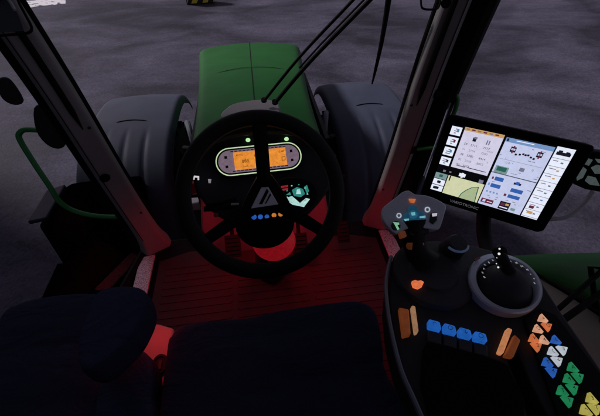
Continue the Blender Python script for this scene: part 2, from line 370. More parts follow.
mudguard(.86, 'grey front mudguard right of the green bonnet', 'black front tractor tyre under the right grey mudguard')

# black step box outside the left door
sb = thing('step_box', 'black step and tank box outside the left door below the green handrail', 'step box', (-1, 1.4, GZ + .4))
pts = [V(q) for q in ((-1.26, 1.41, -.05), (-1.25, 1.70, -.05), (-1.2, 1.76, -.05), (-1.03, 1.78, -.05), (-.78, 1.78, -.05), (-.74, .86, -.05), (-.83, .86, -.05))]
g = MB(); g.prism(pts, (0, 0, 1), .8); g.build('tank_body', mat('tank black', (.002, .002, .002), .9, spec=0), sb, bevel=.02, segs=3)
g = MB(); g.prism([V((-1.29, 1.40, -.012)), V((-1.29, 1.66, -.012)), V((-1.2, 1.70, -.012)), V((-1.2, 1.42, -.012))], (0, 0, 1), .025); g.build('top_flap', mat('blue black cover', (.01, .016, .035), .5), sb, bevel=.006)
for k in range(3):
    g = MB(); g.box((-1.05 - .03 * k, 1.12, -.25 - .3 * k), (.3, .3, .03)); g.build('step_tread', MATS['tank black'], sb)
# green handrails
def rail(px, r, label, m=GREEND, mats=None):
    P = smooth([at_d(a, b, t) for a, b, t in px], 4, False); root = thing('handrail', label, 'handrail', P[-1], 'green handrails')
    g = MB(); g.tube(P, r, seg=12); g.build('rail_tube', m, root)
    for e in (P[0], P[-1]):
        g = MB(); g.lathe([(0, -.012), (r * 1.8, -.012), (r * 1.8, .012), (0, .012)], e, (1, 0, 0)); g.build('mounting_boss', SATIN, root)
    return root
rail([(64, 134, 1.55), (45, 131, 1.55), (27, 129.5, 1.55), (20, 132.5, 1.55), (20, 140, 1.56), (34, 163, 1.6), (50, 187, 1.63), (59, 201, 1.66), (72, 210, 1.70), (92, 215.5, 1.73), (116, 217, 1.75), (140, 215, 1.75)], .0125,
     'bent green handrail outside the left door above the step box')
rr = rail([(438, 94, 1.25), (446, 92.5, 1.25), (453, 92.5, 1.25), (457, 97, 1.26), (457, 104, 1.27), (452, 118, 1.3), (444, 136, 1.33), (438, 146, 1.35), (428, 148, 1.37), (414, 150, 1.4)], .0085,
          'short green handrail outside the right pillar behind the screen')
g = MB(); g.tube([at_d(450, 103, 1.24), at_d(437, 140, 1.24), at_d(424, 176, 1.24)], .0035, seg=8); g.build('bright_strip', SILV, rr)

# rear mudguard on the right
rf = thing('rear_mudguard', 'curved green rear mudguard outside the right side window', 'mudguard', (1.2, -.2, .3))
G = []; cy, cz, R = -.26, -.47, 1.17
for i in range(37):
    a = math.radians(18 + i / 36 * 125); row = []
    for j in range(15):
        t = j / 14; x = .835 + t * .66
        d = -.05 * (1 - math.cos(min(1, max(0, (t - .85) / .15)) * math.pi / 2)) - .03 * max(0, (.1 - t) / .1) ** 2 - .05 * t ** 1.5
        row.append(V((x, cy + math.cos(a) * (R + d), cz + math.sin(a) * (R + d))))
    G.append(row)
g = MB(); g.grid(G); g.build('guard_shell', GREEN, rf, solid=.01, angle=60)
g = MB(); g.tube([r[0] + V((-.006, 0, -.01)) for r in G], .012, seg=8); g.build('edge_seal', SATIN, rf)
o = V((1.2, -.3, -.47)); g = MB(); g.lathe([(.5, -.28), (.85, -.3), (.9, -.27), (.92, 0), (.9, .27), (.85, .3), (.5, .28), (.5, -.28)], o, (1, 0, 0), seg=64)
for k in range(22):
    for sd in (-1, 1):
        a = (k + (0 if sd > 0 else .5)) / 22 * 2 * math.pi
        pt = lambda a, x, r: o + V((x, math.cos(a) * r, math.sin(a) * r))
        g.prism([pt(a, 0, .965), pt(a + .06, 0, .965), pt(a + .24, sd * .29, .95), pt(a + .17, sd * .29, .95)], V((0, math.cos(a + .1), math.sin(a + .1))), .06)
rw = g.build('tyre', RUB, rf)
g = MB(); g.lathe([(.06, .02), (.3, .04), (.45, .2), (.52, .22), (.52, -.2), (.3, -.1), (.06, -.02)], o, (1, 0, 0)); g.build('rim', MATS['rim paint'], rw)

# ================================================================ CAB
cab = thing('tractor_cab', 'tractor cab with grey front pillars, red lit ribbed floor and large windows', 'cab', (0, .3, 0))
# floor and ribbed mat
g = MB(); fl = [V((-.60, -.9, -.006)), V((.60, -.9, -.006)), V((.66, .6, -.006)), V((.60, 1.16, -.006)), V((-.60, 1.16, -.006)), V((-.66, .6, -.006))]
g.prism(fl, (0, 0, 1), .08); g.build('floor', SATIN, cab, bevel=.01)
g = MB(); g.prism([V((-.535, -.7, 0.002)), V((.535, -.7, 0.002)), V((.535, 1.02, 0.002)), V((.40, 1.06, .002)), V((-.40, 1.06, .002)), V((-.535, 1.02, .002))], (0, 0, 1), .006)
y = .32
while y < 1.0:
    segs = [(-.50, -.19), (-.165, .145), (.17, .50)] if y < .93 else [(-.50, -.3), (.3, .5)]
    for a, b in segs: g.prism([V((a + .004, y, .0045)), V((b - .004, y, .0045)), V((b, y + .010, .0045)), V((a, y + .010, .0045))], (0, 0, 1), .003, grow=.01)
    y += .036
g.build('floor_mat', MATM, cab)
for s in (-1, 1):
    g = MB(); g.prism([V((s * a, b, .012)) for a, b in ((.560, .845), (.628, .855), (.628, 1.05), (.560, 1.06))], (0, 0, 1), .012); g.build('sill_plate', SPECK, cab, bevel=.003)
    # front pillar: trim body, dark slot, outer seal
    foot = V((s * .565, 1.12, 0)); top = V((s * .745, 1.16, 1.62)); mid = foot.lerp(top, .5) + V((s * -.004, .012, 0))
    path = smooth([foot, foot.lerp(top, .25) + V((s * .004, .008, 0)), mid, foot.lerp(top, .75) + V((s * .0, .010, 0)), top], 6, False)
    g = MB(); rings = []
    for i, p in enumerate(path):
        t = i / (len(path) - 1); wd = .052 - .008 * t + .022 * max(0, 1 - t * 7) ** 2; dp = .045
        sec = []
        for (a, b) in ((-1, -.3), (-.75, -1), (.75, -1), (1, -.3), (1, 1), (-1, 1)):
            ax = V((math.cos(.5), -math.sin(.5) * s, 0))
            ay = V((-ax.y, ax.x, 0))
            sec.append(g.bm.verts.new(p + ax * a * wd + ay * b * dp))
        rings.append(sec)
    for A, B in zip(rings, rings[1:]):
        for k in range(6): g.face([A[k - 1], A[k], B[k], B[k - 1]])
    g.face(rings[0]); g.face(rings[-1])
    pl = g.build('pillar', PILL, cab, bevel=.008, segs=3)
    ax = V((math.cos(.5), -math.sin(.5) * s, 0)); ay = V((-ax.y, ax.x, 0))
    g = MB(); P = [p - ay * .046 - ax * .004 * s for p in path]
    k0, k1 = (int(len(path) * .42), len(path) - 4); rr_ = [.001] + [.009] * (k1 - k0 - 2) + [.001]
    g.tube(P[k0:k1], rr_, seg=8, up=ax, flat=1.1); g.build('slot', SATIN, pl)
    g = MB(); g.tube([p + ax * s * (.088 if s > 0 else .062) + ay * .02 for p in path], .044 if s > 0 else .012, seg=10); g.build('door_seal', SATIN, pl)
    g = MB(); g.tube([p - ax * s * .054 + ay * .03 for p in path], .009, seg=8); g.build('glass_seal', SATIN, pl)
    g = MB(); g.tube([p - ay * .0455 + ax * s * .034 for p in path[2:-1]], .0016, seg=6); g.build('trim_joint', SATIN, pl)
    for f_ in (.16, .40, .72):
        qs = path[int(len(path) * f_)] - ay * .0455 - ax * s * .024; g = MB(); g.lathe([(0, .002), (.004, .002), (.006, 0)], qs, -ay, seg=12); g.build('screw', DGREY, pl)
    # trim plug low on the pillar
    q = path[int(len(path) * .31)] - ay * .046
    if s < 0: g = MB(); g.lathe([(0, -.004), (.016, -.004), (.019, .002), (.012, .004), (.010, 0), (0, 0)], q + ax * s * .02, -ay, sx=1); g.build('plug', SATIN, pl)
# black latch and lamp lumps on the left door edge
g = MB()
q = smooth([at_d(a, b, 1.33) for a, b in ((34, 108), (45, 104), (56, 112), (64, 128), (66, 144), (58, 149), (46, 144), (36, 130))], 3); g.prism(q, CAM - q[0], .05)
q = smooth([at_d(a, b, 1.3) for a, b in ((-2, 80), (6, 77), (14, 83), (24, 100), (18, 105), (8, 103), (0, 95))], 3); g.prism(q, CAM - q[0], .05)
g.build('door_latch', BLACK, cab, bevel=.006)
# looped black visor rods at the top of both pillars
g = MB(); g.tube(smooth([at_d(a, b, .86) for a, b in ((12, -22), (18, 0), (25, 14), (31.5, 27), (29, 32.5), (18, 34), (0, 35.5), (-12, 36))], 4, False), .0035, seg=8); 
q = [at_d(a, b, .88) for a, b in ((-14, -10), (8, -8), (21, 22), (24, 31), (-10, 33))]; lp = g.build('visor_rod', SATIN, cab)
g = MB(); g.prism(q, CAM - q[0], .006); g.build('visor_panel', mat('slate visor', (.03, .045, .06), .35), lp)
g = MB(); g.tube([at_d(a, b, .85) for a, b in ((6, -4), (11, 3), (15, 10))], .004, seg=8); g.build('visor_clip', mat('pale plastic', (.5, .5, .52), .5), lp)
g = MB(); g.tube(smooth([at_d(a, b, .98) for a, b in ((421, -14), (421, 3), (423, 8.5), (431, 9.5), (438, 8), (441, -2), (441, -14))], 4, False), .003, seg=8)
g.lathe([(0, 0), (.014, 0), (.014, .02), (0, .02)], at_d(446, 3, .99), CAM - at_d(446, 3, .99)); g.build('visor_rod', SATIN, cab)
# roof, rear wall and rear pillars
g = MB()      # roof; its unseen glazed hatch is added to let sky light in
HXa, HYa, HYb = .56, -.35, 1.02
g.prism([V((-.86, -.95, 1.74)), V((.86, -.95, 1.74)), V((.86, HYa, 1.74)), V((-.86, HYa, 1.74))], (0, 0, 1), .14)
g.prism([V((-.86, HYb, 1.74)), V((.86, HYb, 1.74)), V((.86, 1.2, 1.74)), V((.7, 1.42, 1.74)), V((-.7, 1.42, 1.74)), V((-.86, 1.2, 1.74))], (0, 0, 1), .14)
for s in (-1, 1): g.prism([V((s * HXa, HYa + .002, 1.738)), V((s * .86, HYa + .002, 1.738)), V((s * .86, HYb - .002, 1.738)), V((s * HXa, HYb - .002, 1.738))], (0, 0, 1), .136)
g.build('roof', DGREY, cab)
g = MB(); g.box((0, (HYa + HYb) / 2, 1.70), (2 * HXa - .004, HYb - HYa - .004, .006)); g.build('added_roof_hatch', GLASS, cab)
g = MB(); g.box((0, -.93, .42), (1.5, .05, .96)); g.build('rear_wall', SATIN, cab)
g = MB(); g.box((0, -.93, 1.25), (1.4, .006, .69)); g.build('rear_window', TINT, cab)
for s in (-1, 1):
    g = MB(); g.prism([V((s * .72, -.93, 0)), V((s * .82, -.78, 0)), V((s * .84, -.76, 1.6)), V((s * .70, -.95, 1.6))], (s, -1, 0), .06); g.tube([V((s * .84, .05, .46)), V((s * .85, -.1, 1.62))], .035, seg=8); g.build('rear_pillar', SATIN, cab)
# glass
G = []
for i in range(9):
    t = i / 8; hw = .60 + .145 * t
    G.append([V((hw * u, 1.15 + .012 + .13 * (1 - u * u), .0 + 1.60 * t)) for u in [k / 8 - 1 for k in range(17)]])
g = MB(); g.grid(G); g.build('windscreen', GLASS, cab)
for s in (-1, 1):
    zb = .02 if s < 0 else .0
    G = [[V((s * (.64 + .10 * math.sin(min(1, (1.08 - y) / .8) * 1.57) * 1.6 + .10 * t - .02), y, zb + (1.6 - zb) * t)) for y in (1.08, .95, .8, .6, .4, .2, 0, -.2, -.4, -.6, -.75)] for t in (0, .25, .5, .75, 1)]
    g = MB(); g.grid(G); g.build('side_window', SIDEG, cab)
# sill frames below the side windows
g = MB(); g.tube(smooth([V((-.62, 1.08, .0)), V((-.68, .85, .0)), V((-.76, .5, .0)), V((-.80, .0, .0)), V((-.78, -.7, .0))], 4, False), .022, seg=8); g.build('door_frame', SATIN, cab); g = MB(); g.tube(smooth([V((.62, 1.08, .0)), V((.68, .85, .0)), V((.76, .5, .0)), V((.80, .0, .0)), V((.78, -.7, .0))], 4, False), .022, seg=8); g.build('door_frame', SATIN, cab)
# olive side trim on the right under the window
g = MB(); top = [V((.80, .60, .37)), V((.80, .467, .43)), V((.805, .31, .505)), V((.81, .1, .56)), V((.81, -.7, .62))]
low = [V((.60, .66, .22)), V((.50, .50, .32)), V((.46, .3, .38)), V((.45, .1, .4)), V((.45, -.7, .4))]
mid_ = [a.lerp(b, .35) + V((0, 0, -.005)) for a, b in zip(top, low)]; flo = [V((q.x, q.y, .0)) for q in low]; 
g.grid([smooth(top, 4, False), smooth(mid_, 4, False), smooth(low, 4, False), smooth(flo, 4, False)]); g.build('side_trim', OLIVE, cab, solid=.02, angle=50)
g = MB(); g.tube([q + V((.004, 0, .008)) for q in smooth(top, 4, False)], .004, seg=8); g.build('window_ledge', SATIN, cab)
g = MB(); g.tube([at_d(548, 318, .86), at_d(556, 311, .80), at_d(604, 269, .84), V((.80, .38, .60)), V((.82, .30, .50))], .0065, seg=8); g.tube([at_d(555, 327, .84), at_d(563, 320, .78), at_d(606, 290, .82), V((.80, .27, .52))], .0085, seg=8); g.build('grab_rail', SATIN, cab)
# bulkhead in front of the feet, dash top vent
bk = Plane((0, 1.1, .2), (0, -1, .25))
g = MB(); g.prism(smooth([V((-.27, 1.03, .0)), V((.25, 1.03, .0)), V((.27, 1.13, .3)), V((.2, 1.2, .58)), V((-.22, 1.2, .58)), V((-.29, 1.13, .3))], 2), (0, -1, .3), .03); g.build('bulkhead', BULK, cab, bevel=.01)
g = MB(); q = [at_z(a, b, .60) for a, b in ((224, 118), (226, 108), (238, 102), (262, 99), (278, 102), (281, 113), (283, 124))]; g.prism(smooth(q, 3), (0, -.2, 1), .05); vt = g.build('cowl_vent', mat('cowl grey', (.28, .27, .28), .6), cab, bevel=.008)

# wipers on the outside of the windscreen
def wiper(px, rad, label, Y=1.33):
    P = [at_y(a, b, Y) for a, b in px]; root = thing('windscreen_wiper', label, 'wiper', P[0], 'windscreen wipers')
    return root, P
r_, P = wiper([(264, 101), (300, 56.5), (352, 1), (372, -22)], [1], 'thin black wiper rod rising from the cowl, the upper left one of the pair')
g = MB(); g.tube(smooth(P, 4, False), .0065, seg=8); g.build('rod', SATIN, r_)
g = MB(); g.lathe([(0, 0), (.012, 0), (.012, .01), (0, .012)], P[0], (0, -.3, 1)); g.build('pivot', SATIN, r_)
r_, P = wiper([(275, 103), (300, 73), (322, 49), (370, 0), (390, -20)], [1], 'thicker black wiper rod rising from the cowl, the lower right one of the pair', 1.31)
g = MB(); g.tube(smooth(P, 4, False), .0085, seg=8); g.build('rod', SATIN, r_)
g = MB(); g.tube([p + V((0, .02, .012)) for p in P[1:]], .004, seg=6); g.build('rubber_blade', RUB, r_)
g = MB(); g.lathe([(0, 0), (.013, 0), (.013, .01), (0, .012)], P[0], (0, -.3, 1)); g.build('pivot', SATIN, r_)
r_, P = wiper([(391, -20), (387, 10), (381, 45), (375, 72), (372, 84)], [1, 2, 3, 4], 'black wiper blade hanging down and tapering to a point beside the right pillar', 1.24)
g = MB(); g.tube(smooth(P, 3, False), [.0125, .0115, .011, .010, .0095, .009, .0085, .0075, .007, .006, .005, .004, .003], seg=8); g.build('blade', SATIN, r_)

# ================================================================ DASHBOARD AND COLUMN
dp = Plane(at_d(262, 162, .98), (0.06, -.72, .70))
dash = thing('dashboard', 'black instrument dashboard with orange lit display behind the steering wheel', 'dashboard', (0, 1.0, 0))
g = MB(); q = dp.pts([(196, 150), (208, 132), (232, 124), (262, 121), (296, 122), (318, 130), (330, 148), (334, 175), (326, 196), (300, 222), (262, 228), (226, 222), (204, 205), (194, 182)], -.018)
g.prism(smooth(q, 3), dp.n, .12, grow=-.15); g.build('housing', DGREY, dash, bevel=.012, segs=3)
g = MB(); q = dp.pts([(200, 152), (214, 138), (240, 131), (262, 129), (290, 130), (310, 136), (320, 150)], .02); g.tube(smooth(q, 4, False), .016, seg=10); g.build('hood', BLACK, dash)
g = MB(); q = [at_z(a, b, 0.02) for a, b in ((250, 228), (300, 228), (306, 262), (244, 262))]
# column: tapered, from the floor to the housing
c0 = at_z(272, 268, .02); c1 = dp.hit(268, 212, -.03)
g.tube(smooth([c0, c0.lerp(c1, .45) + V((0, .02, 0)), c1], 5, False), [.075 - .02 * i / 10 for i in range(11)], seg=20); g.build('column', DGREY, dash)
g = MB(); g.lathe([(0, .045), (.04, .04), (.058, .025), (.064, 0), (.062, -.03), (0, -.03)], at_d(274, 241, 1.07), (0, -.5, .85), seg=32, sx=1.1); g.build('boot_red_glow', mat('boot red painted glow', (.5, .02, .03), .4, emit=.17, ecol=(1, .02, .04)), dash)  # column boot; the red light falling on it is put in as emission
# cluster ring
ex = V((dp.hit(288, 156) - dp.hit(230, 162))); half = ex.length / 2; ex.normalize(); ey = dp.n.cross(ex).normalized()
if ey.z < 0: ey = -ey
oc = (dp.hit(288, 156) + dp.hit(230, 162)) / 2
def stadium(r, off, h=None):
    h = half if h is None else h; out = []
    for i in range(17): a = -math.pi / 2 + math.pi * i / 16; out.append(oc + dp.n * off + ex * (h + math.cos(a) * r) + ey * math.sin(a) * r)
    for i in range(17): a = math.pi / 2 + math.pi * i / 16; out.append(oc + dp.n * off + ex * (-h + math.cos(a) * r) + ey * math.sin(a) * r)
    return out
pxm = .98 / FPX
g = MB(); g.prism(stadium(15.5 * pxm, -.001), dp.n, .018); cl = g.build('instrument_cluster', SATIN, dash, bevel=.002)
g = MB(); g.tube(stadium(13.3 * pxm, .002), .0017, closed=True, seg=8); g.build('glowing_ring', glow('ring', (.62, .80, .48), .85), cl)
g = MB(); g.prism(stadium(11.2 * pxm, .0025), dp.n, .002); 
g.build('gauge_face', glow('gauge lilac', (.20, .14, .19), .8), cl)
g = MB(); q = [oc + dp.n * .004 + ex * a * pxm + ey * b * pxm for a, b in ((-25, -8.8), (27, -8.8), (27, 8.8), (-25, 8.8))]; g.prism(q, dp.n, .001); g.build('display', glow('amber', (.80, .27, .035), .95), cl)
g = MB()
for txt, a, b, s_ in (('888', -14, -1, 4.4), ('8', -4, 3.5, 3.5), ('\u25a1', 24, -2.5, 5), ('12:40', 22, 5, 3), ('km/h', -14, -6, 2.6), ('h', 17, -6, 2.6), ('AUTO', -19, 5.5, 2.6)):
    for P in textmesh(txt, s_ * pxm, oc + dp.n * .0048 + ex * a * pxm + ey * b * pxm, ex, ey): g.poly(P)
for sd in (-1, 1):
    for k in range(-1, 2, 2): g.poly([oc + dp.n * .0048 + ex * (sd * 32.5 + u) * pxm + ey * (k * 4.6 + v) * pxm for u, v in ((-1.3, -1.3), (1.3, -1.3), (1.3, 1.3), (-1.3, 1.3))])
for k in range(14):
    a = -26 + k * 4; g.poly([oc + dp.n * .0048 + ex * (a + u) * pxm + ey * (9.7 + v) * pxm for u, v in ((-1.4, -.4), (1.4, -.4), (1.4, .4), (-1.4, .4))])
    g.poly([oc + dp.n * .0048 + ex * (a + u) * pxm + ey * (-9.7 + v) * pxm for u, v in ((-1.4, -.4), (1.4, -.4), (1.4, .4), (-1.4, .4))])
g.build('gauge_marks', mat('gauge ink', (.05, .012, .01), .5), cl)
for a, b in ((248, 140), (286.5, 139)):
    g = MB(); g.lathe([(0, .004), (.0048, .003), (.006, 0)], dp.hit(a, b, .002), dp.n, seg=16, sx=1.15); g.build('indicator_lamp', glow('lime', (.50, .85, .42), 1), dash)
g = MB(); q = dp.pts([(272, 139), (304, 138)], .003); 
# switch row pill
lp_ = Plane(dp.hit(264, 216, .03), (0.05, -.62, .78))
sw = MB(); sw.prism(smooth(lp_.pts([(240, 215), (243, 209), (262, 208), (284, 207), (289, 212), (286, 219), (266, 223), (246, 222)]), 3), lp_.n, .03); sr = sw.build('switch_row', BLACK, dash, bevel=.003)
for k, (a, b, c) in enumerate(((247, 216.5, 'g'), (254, 217, 'b'), (260.5, 217, 'b'), (267, 217, 'b'), (274, 215.5, 'o'), (280.5, 214.5, 'o'))):
    m = {'g': glow('dim green', (.04, .10, .07), .8), 'b': glow('blue', (.02, .10, .45), .9), 'o': glow('orange dot', (.55, .18, .03), .9)}[c]
    g = MB(); g.lathe([(0, .003), (.0065, .0025), (.0075, 0)], lp_.hit(a, b, .001), lp_.n, seg=14); g.build('round_button', m, sr)
g = MB(); g.lathe([(0, .01), (.06, .006), (.074, 0), (.065, -.03), (0, -.04)], lp_.hit(265, 223, -.004), (0, -.5, .86), seg=32, sx=1.15); g.build('column_collar', SATIN, dash)
# illuminated cluster on the right of the hub
rp = Plane(dp.hit(297, 196, .02), dp.n)
g = MB(); g.prism(smooth(rp.pts([(278, 182), (296, 177), (314, 184), (318, 198), (306, 210), (286, 209)]), 3), dp.n, .02); rc = g.build('light_switch_panel', BLACK, dash, bevel=.004)
T1 = glow('pale teal', (.45, .72, .68), .9); T2 = glow('teal', (.03, .28, .24), .8)
g = MB()
for pts_, m in (([(283, 199), (292, 196), (300, 203), (306, 198), (310, 199), (304, 207), (294, 205), (286, 204)], T1), ([(292, 190), (297, 187), (303, 189), (305, 194), (301, 197), (294, 196)], T2), ([(304, 187), (307, 185), (309, 191), (307, 194)], T2), ([(286, 195), (290, 192), (291, 195)], T2)):
    g.prism(rp.pts(pts_, .0015), dp.n, .001, m)
g.prism(rp.pts([(297, 189.5), (300, 189), (301, 194), (296, 194)], .0022), dp.n, .0005, T1)
for k in range(9):
    a_ = 2 * math.pi * k / 9; o_ = rp.hit(297 + math.cos(a_) * 10.5, 194 + math.sin(a_) * 9.5, .0015); g.prism([o_ + ex * u_ * pxm + ey * v_ * pxm for u_, v_ in ((-.8, -.5), (.8, -.5), (.5, .6), (-.6, .5))], dp.n, .001, T2 if k % 2 else T1)
g.build('lit_symbols', T1, rc)
g = MB(); 
for P in ([(281, 186), (288, 185), (288, 187), (281, 188)], [(281, 189), (288, 188), (288, 190), (281, 191)]): g.prism(rp.pts(P, .0015), dp.n, .001)
g.build('red_symbol', glow('dim red', (.35, .02, .03), .8), rc)
# small lit marks on the left side of the dash
W = glow('white mark', (.75, .72, .75), .8)
g = MB(); g.prism(dp.pts([(193, 175.5), (199, 176), (199, 180), (197.5, 180), (197.5, 177.5), (194.5, 177.5), (194.5, 179.5), (192.5, 179.5)], .03), dp.n, .004); g.build('lit_mark', W, dash)
g = MB(); g.prism(dp.pts([(208, 179), (211, 179), (210.5, 183), (208.5, 183)], .012), dp.n, .008); g.build('lit_mark', glow('grey mark', (.25, .22, .26), .8), dash)
# stalks
for P, nm in (([(236, 199), (222, 203), (206, 205.5)], 'stalk'), ([(236, 206), (218, 209), (204, 209)], 'stalk')):
    g = MB(); g.tube([dp.hit(a, b, .03) for a, b in P], [.007, .006, .008], seg=10); st = g.build(nm, SATIN, dash)
g = MB(); g.tube([dp.hit(231, 204.5, .042), dp.hit(239, 204, .042)], .003, seg=8); g.build('stalk_mark', mat('pale plastic', (.5, .5, .52), .5), dash)
g = MB(); g.lathe([(0, .006), (.006, .004), (.007, 0)], dp.hit(216, 215, .02), dp.n, seg=14); g.build('red_button', REDP, dash)
# pedals
def pedal(px, py, label, wd=.07):
    q = at_z(px, py, .12); root = thing('pedal', label, 'pedal', (q.x, q.y, 0), 'pedals')
    g = MB(); R = Matrix.Rotation(math.radians(38), 3, 'X'); g.box(q, (wd, .10, .012), rot=R)
    for k in range(5): g.box(q + R @ V((0, -.036 + k * .018, .009)), (wd * .85, .006, .006), rot=R)
    g.build('pedal_pad', RUB, root, bevel=.003)
    g = MB(); g.tube(smooth([q + V((0, .02, -.01)), q + V((0, .08, .08)), q + V((0, .10, .26))], 4, False), .009, seg=8); g.build('pedal_arm', SATIN, root)
pedal(233, 246, 'black ribbed clutch pedal left of the steering column')
pedal(300, 244, 'black ribbed brake pedal right of the steering column')
pedal(343, 232, 'black ribbed throttle pedal, rightmost in the footwell', .055)
g = MB(); q = at_z(276, 259, .02); g.box(q, (.036, .03, .02)); tag(g.build('pedal_latch', mat('pink plastic', (.6, .25, .25), .5)), 'small pinkish red block on the floor below the steering wheel', 'latch')

# footwell lamp (red)
ld = thing('footwell_lamp', 'small red lamp strip under the dashboard lighting the footwell', 'lamp', (0, .98, .42))
g = MB(); g.box((.02, .98, .42), (.12, .02, .01)); g.build('lens', glow('red lens', (1, .04, .05), 1.5), ld)
def red(name, loc, e, size=.06, rot=None):
    l = bpy.data.lights.new(name, 'AREA'); l.energy = e; l.size = size; l.color = (1, .022, .05); l.shape = 'SQUARE'
    o = bpy.data.objects.new(name, l); COL.objects.link(o); o.location = loc; o.rotation_euler = rot or (0, 0, 0); return o
for s in (-1, 1):
    red('footwell_and_fill_light', (s * .27, .92, .40), .28, .1, (math.radians(-12), math.radians(s * 10), 0))
red('footwell_and_fill_light', (-.33, .47, .52), .11, .04, (math.radians(-35), 0, 0)); red('footwell_and_fill_light', (.26, .52, .45), .22, .05, (0, math.radians(-50), 0))  # added red fills by the storage box and console, no lamp fitted there
red('footwell_and_fill_light', (.02, .93, .4), .60, .1, (math.radians(10), 0, 0))

# ================================================================ STEERING WHEEL
wc = at_d(262, 195, .80); wn = (CAM - wc).normalized(); wn = (wn + V((0, 0, .0))).normalized()
whl = thing('steering_wheel', 'black three spoke steering wheel with grey triangle on its hub', 'steering wheel', wc)
wx = V((1, 0, 0)); wx = (wx - wn * wx.dot(wn)).normalized(); wy = wn.cross(wx).normalized()
if wy.z < 0: wy = -wy
RR = 76.5 * .8 / FPX
g = MB(); rim = [wc + wx * math.cos(a) * RR + wy * math.sin(a) * RR for a in [k * 2 * math.pi / 72 for k in range(72)]]
g.tube(rim, .0195, closed=True, seg=16, up=wn, flat=.85); g.build('rim', mat('wheel leather', (.010, .010, .011), .62, bump=.5, bscale=600, spec=.25), whl)
g = MB(); g.tube([wc + wx * math.cos(a) * (RR - .0175) + wy * math.sin(a) * (RR - .0175) + wn * .006 for a in [k * 2 * math.pi / 72 for k in range(72)]], .0012, closed=True, seg=6); g.build('rim_seam', DGREY, whl)
def w2(a, b, off=0): # px offsets within the wheel plane
    return wc + wx * a * .8 / FPX + wy * b * .8 / FPX + wn * off
HB = w2(2, -8, -.03)
def spoke(a0, a1, w0, w1, off0, off1, n=8):
    rows_ = []
    for i in range(n + 1):
        t = i / n; c = V(a0).lerp(V(a1), t); d = (V(a1) - V(a0)).normalized(); e = V((-d.y, d.x)); wd = w0 + (w1 - w0) * (t ** .8) 
        off = off0 + (off1 - off0) * t
        rows_.append([w2(c.x + e.x * wd * u, c.y + e.y * wd * u, off - .004 * abs(u)) for u in (-1, -.5, 0, .5, 1)])
    g = MB(); g.grid(rows_); return g.build('spoke', SATIN, whl, solid=.012, angle=50)
spoke((3.5, 8), (4.5, 73), 5.2, 5.8, -.012, 0); spoke((-4, -8), (-64, -42), 8, 5.5, -.02, 0); spoke((12, -8), (62, -46), 8, 5.5, -.02, 0)
g = MB(); hubp = [w2(a, b, -.006) for a, b in ((-22, -12), (-14, -16), (4, -16), (22, -14), (26, -9), (12, 18), (4, 22), (-3, 18))]
g.prism(smooth(hubp, 3), wn, .04, grow=.1); hb = g.build('hub', SATIN, whl, bevel=.006, segs=3)
tri = [(-12.5, -12.5), (15.5, -11), (4, 14)]
g = MB(); g.prism([w2(a, b, -.002) for a, b in tri], wn, .008); em = g.build('emblem', mat('emblem grey', (.8, .82, .88), .5), hb, bevel=.0015)
g = MB()
for P in ([(-4, -9), (-.5, -9), (7, 3), (5.5, 6)], [(2, -9), (3.2, -9), (9, -1), (8.3, 1)]): g.prism([w2(a, b, -.0012) for a, b in P], wn, .002)
g.build('emblem_slash', SATIN, em)

# ================================================================ SEATS
def cushion(name, pts, ztop, th, m, parent, bev=.035, sub=1, dz=None):
    g = MB(); P = [V((p.x, p.y, ztop + (dz(p) if dz else 0))) for p in pts]; g.prism(P, (0, 0, 1), th)
    return g.build(name, m, parent, bevel=bev, segs=5, angle=80)
ds = thing('driver_seat', 'dark navy fabric driver seat facing the steering wheel', 'seat', (0, .1, 0))
q = [at_z(a, b, .5) for a, b in ((163, 352), (168, 333), (178, 322), (205, 316), (245, 313), (280, 305), (330, 297.5), (358, 296), (374, 303), (381, 318), (386, 345), (392, 375))]
q += [V((.30, .05, .5)), V((.27, -.12, .5)), V((-.24, -.12, .5)), V((-.27, .05, .5))]
cu_ = smooth(q, 3); ct = sum(cu_, V()) / len(cu_)
def dome(name, outl, z, th, m, parent, puff=.02, rings=9, dz=None):
    """upholstered pad: rounded sides, softly domed top"""
    g = MB(); c = sum(outl, V()) / len(outl); rows_ = []
    prof = []
    for i in range(7):
        a = math.pi / 2 * i / 6; prof.append((1 - .09 * (1 - math.sin(a)) - 0, -th * .5 * (1) + th * .0))
    R_ = [(.90, -th), (.97, -th * .92), (1.0, -th * .7), (1.0, -th * .42), (.985, -th * .2), (.955, -th * .07), (.91, 0)] + [(.91 * (1 - k / rings), puff * (1 - (1 - k / rings) ** 2)) for k in range(1, rings)]
    vs = []
    for s_, h in R_:
        vs.append([g.bm.verts.new(V((c.x + (p.x - c.x) * s_, c.y + (p.y - c.y) * s_, z + h + (dz(c.x + (p.x - c.x) * s_, c.y + (p.y - c.y) * s_) if dz else 0)))) for p in outl])
    for A, B in zip(vs, vs[1:]):
        for k in range(len(A)): g.face([A[k - 1], A[k], B[k], B[k - 1]])
    g.face(vs[0][::-1]); g.face(vs[-1])
    return g.build(name, m, parent, angle=80)
def seatdz(x, y): # side bolsters rise, a shallow hollow in the middle, cross pleats
    b = .022 * max(0, (abs(x) - .16) / .12) ** 2
    return b - .007 * (1 - abs(math.sin(y * 26)) ** .5) * max(0, 1 - (abs(x) / .18) ** 6)
st = dome('seat_cushion', cu_, .49, .13, NAVYD, ds, .02, 14, seatdz)
g = MB(); bp_ = smooth([V((-.24, -.24, .52)), V((.26, -.24, .52)), V((.25, -.36, .95)), V((.16, -.42, 1.12)), V((-.14, -.42, 1.12)), V((-.23, -.36, .95))], 3); g.prism(bp_, (0, 1, .25), .12); g.build('backrest', NAVYD, ds, bevel=.035, segs=5, angle=80)
g = MB(); g.box((.01, .10, .24), (.40, .42, .22)); g.box((.01, .10, .07), (.46, .5, .12)); g.build('suspension_base', SATIN, ds, bevel=.02)
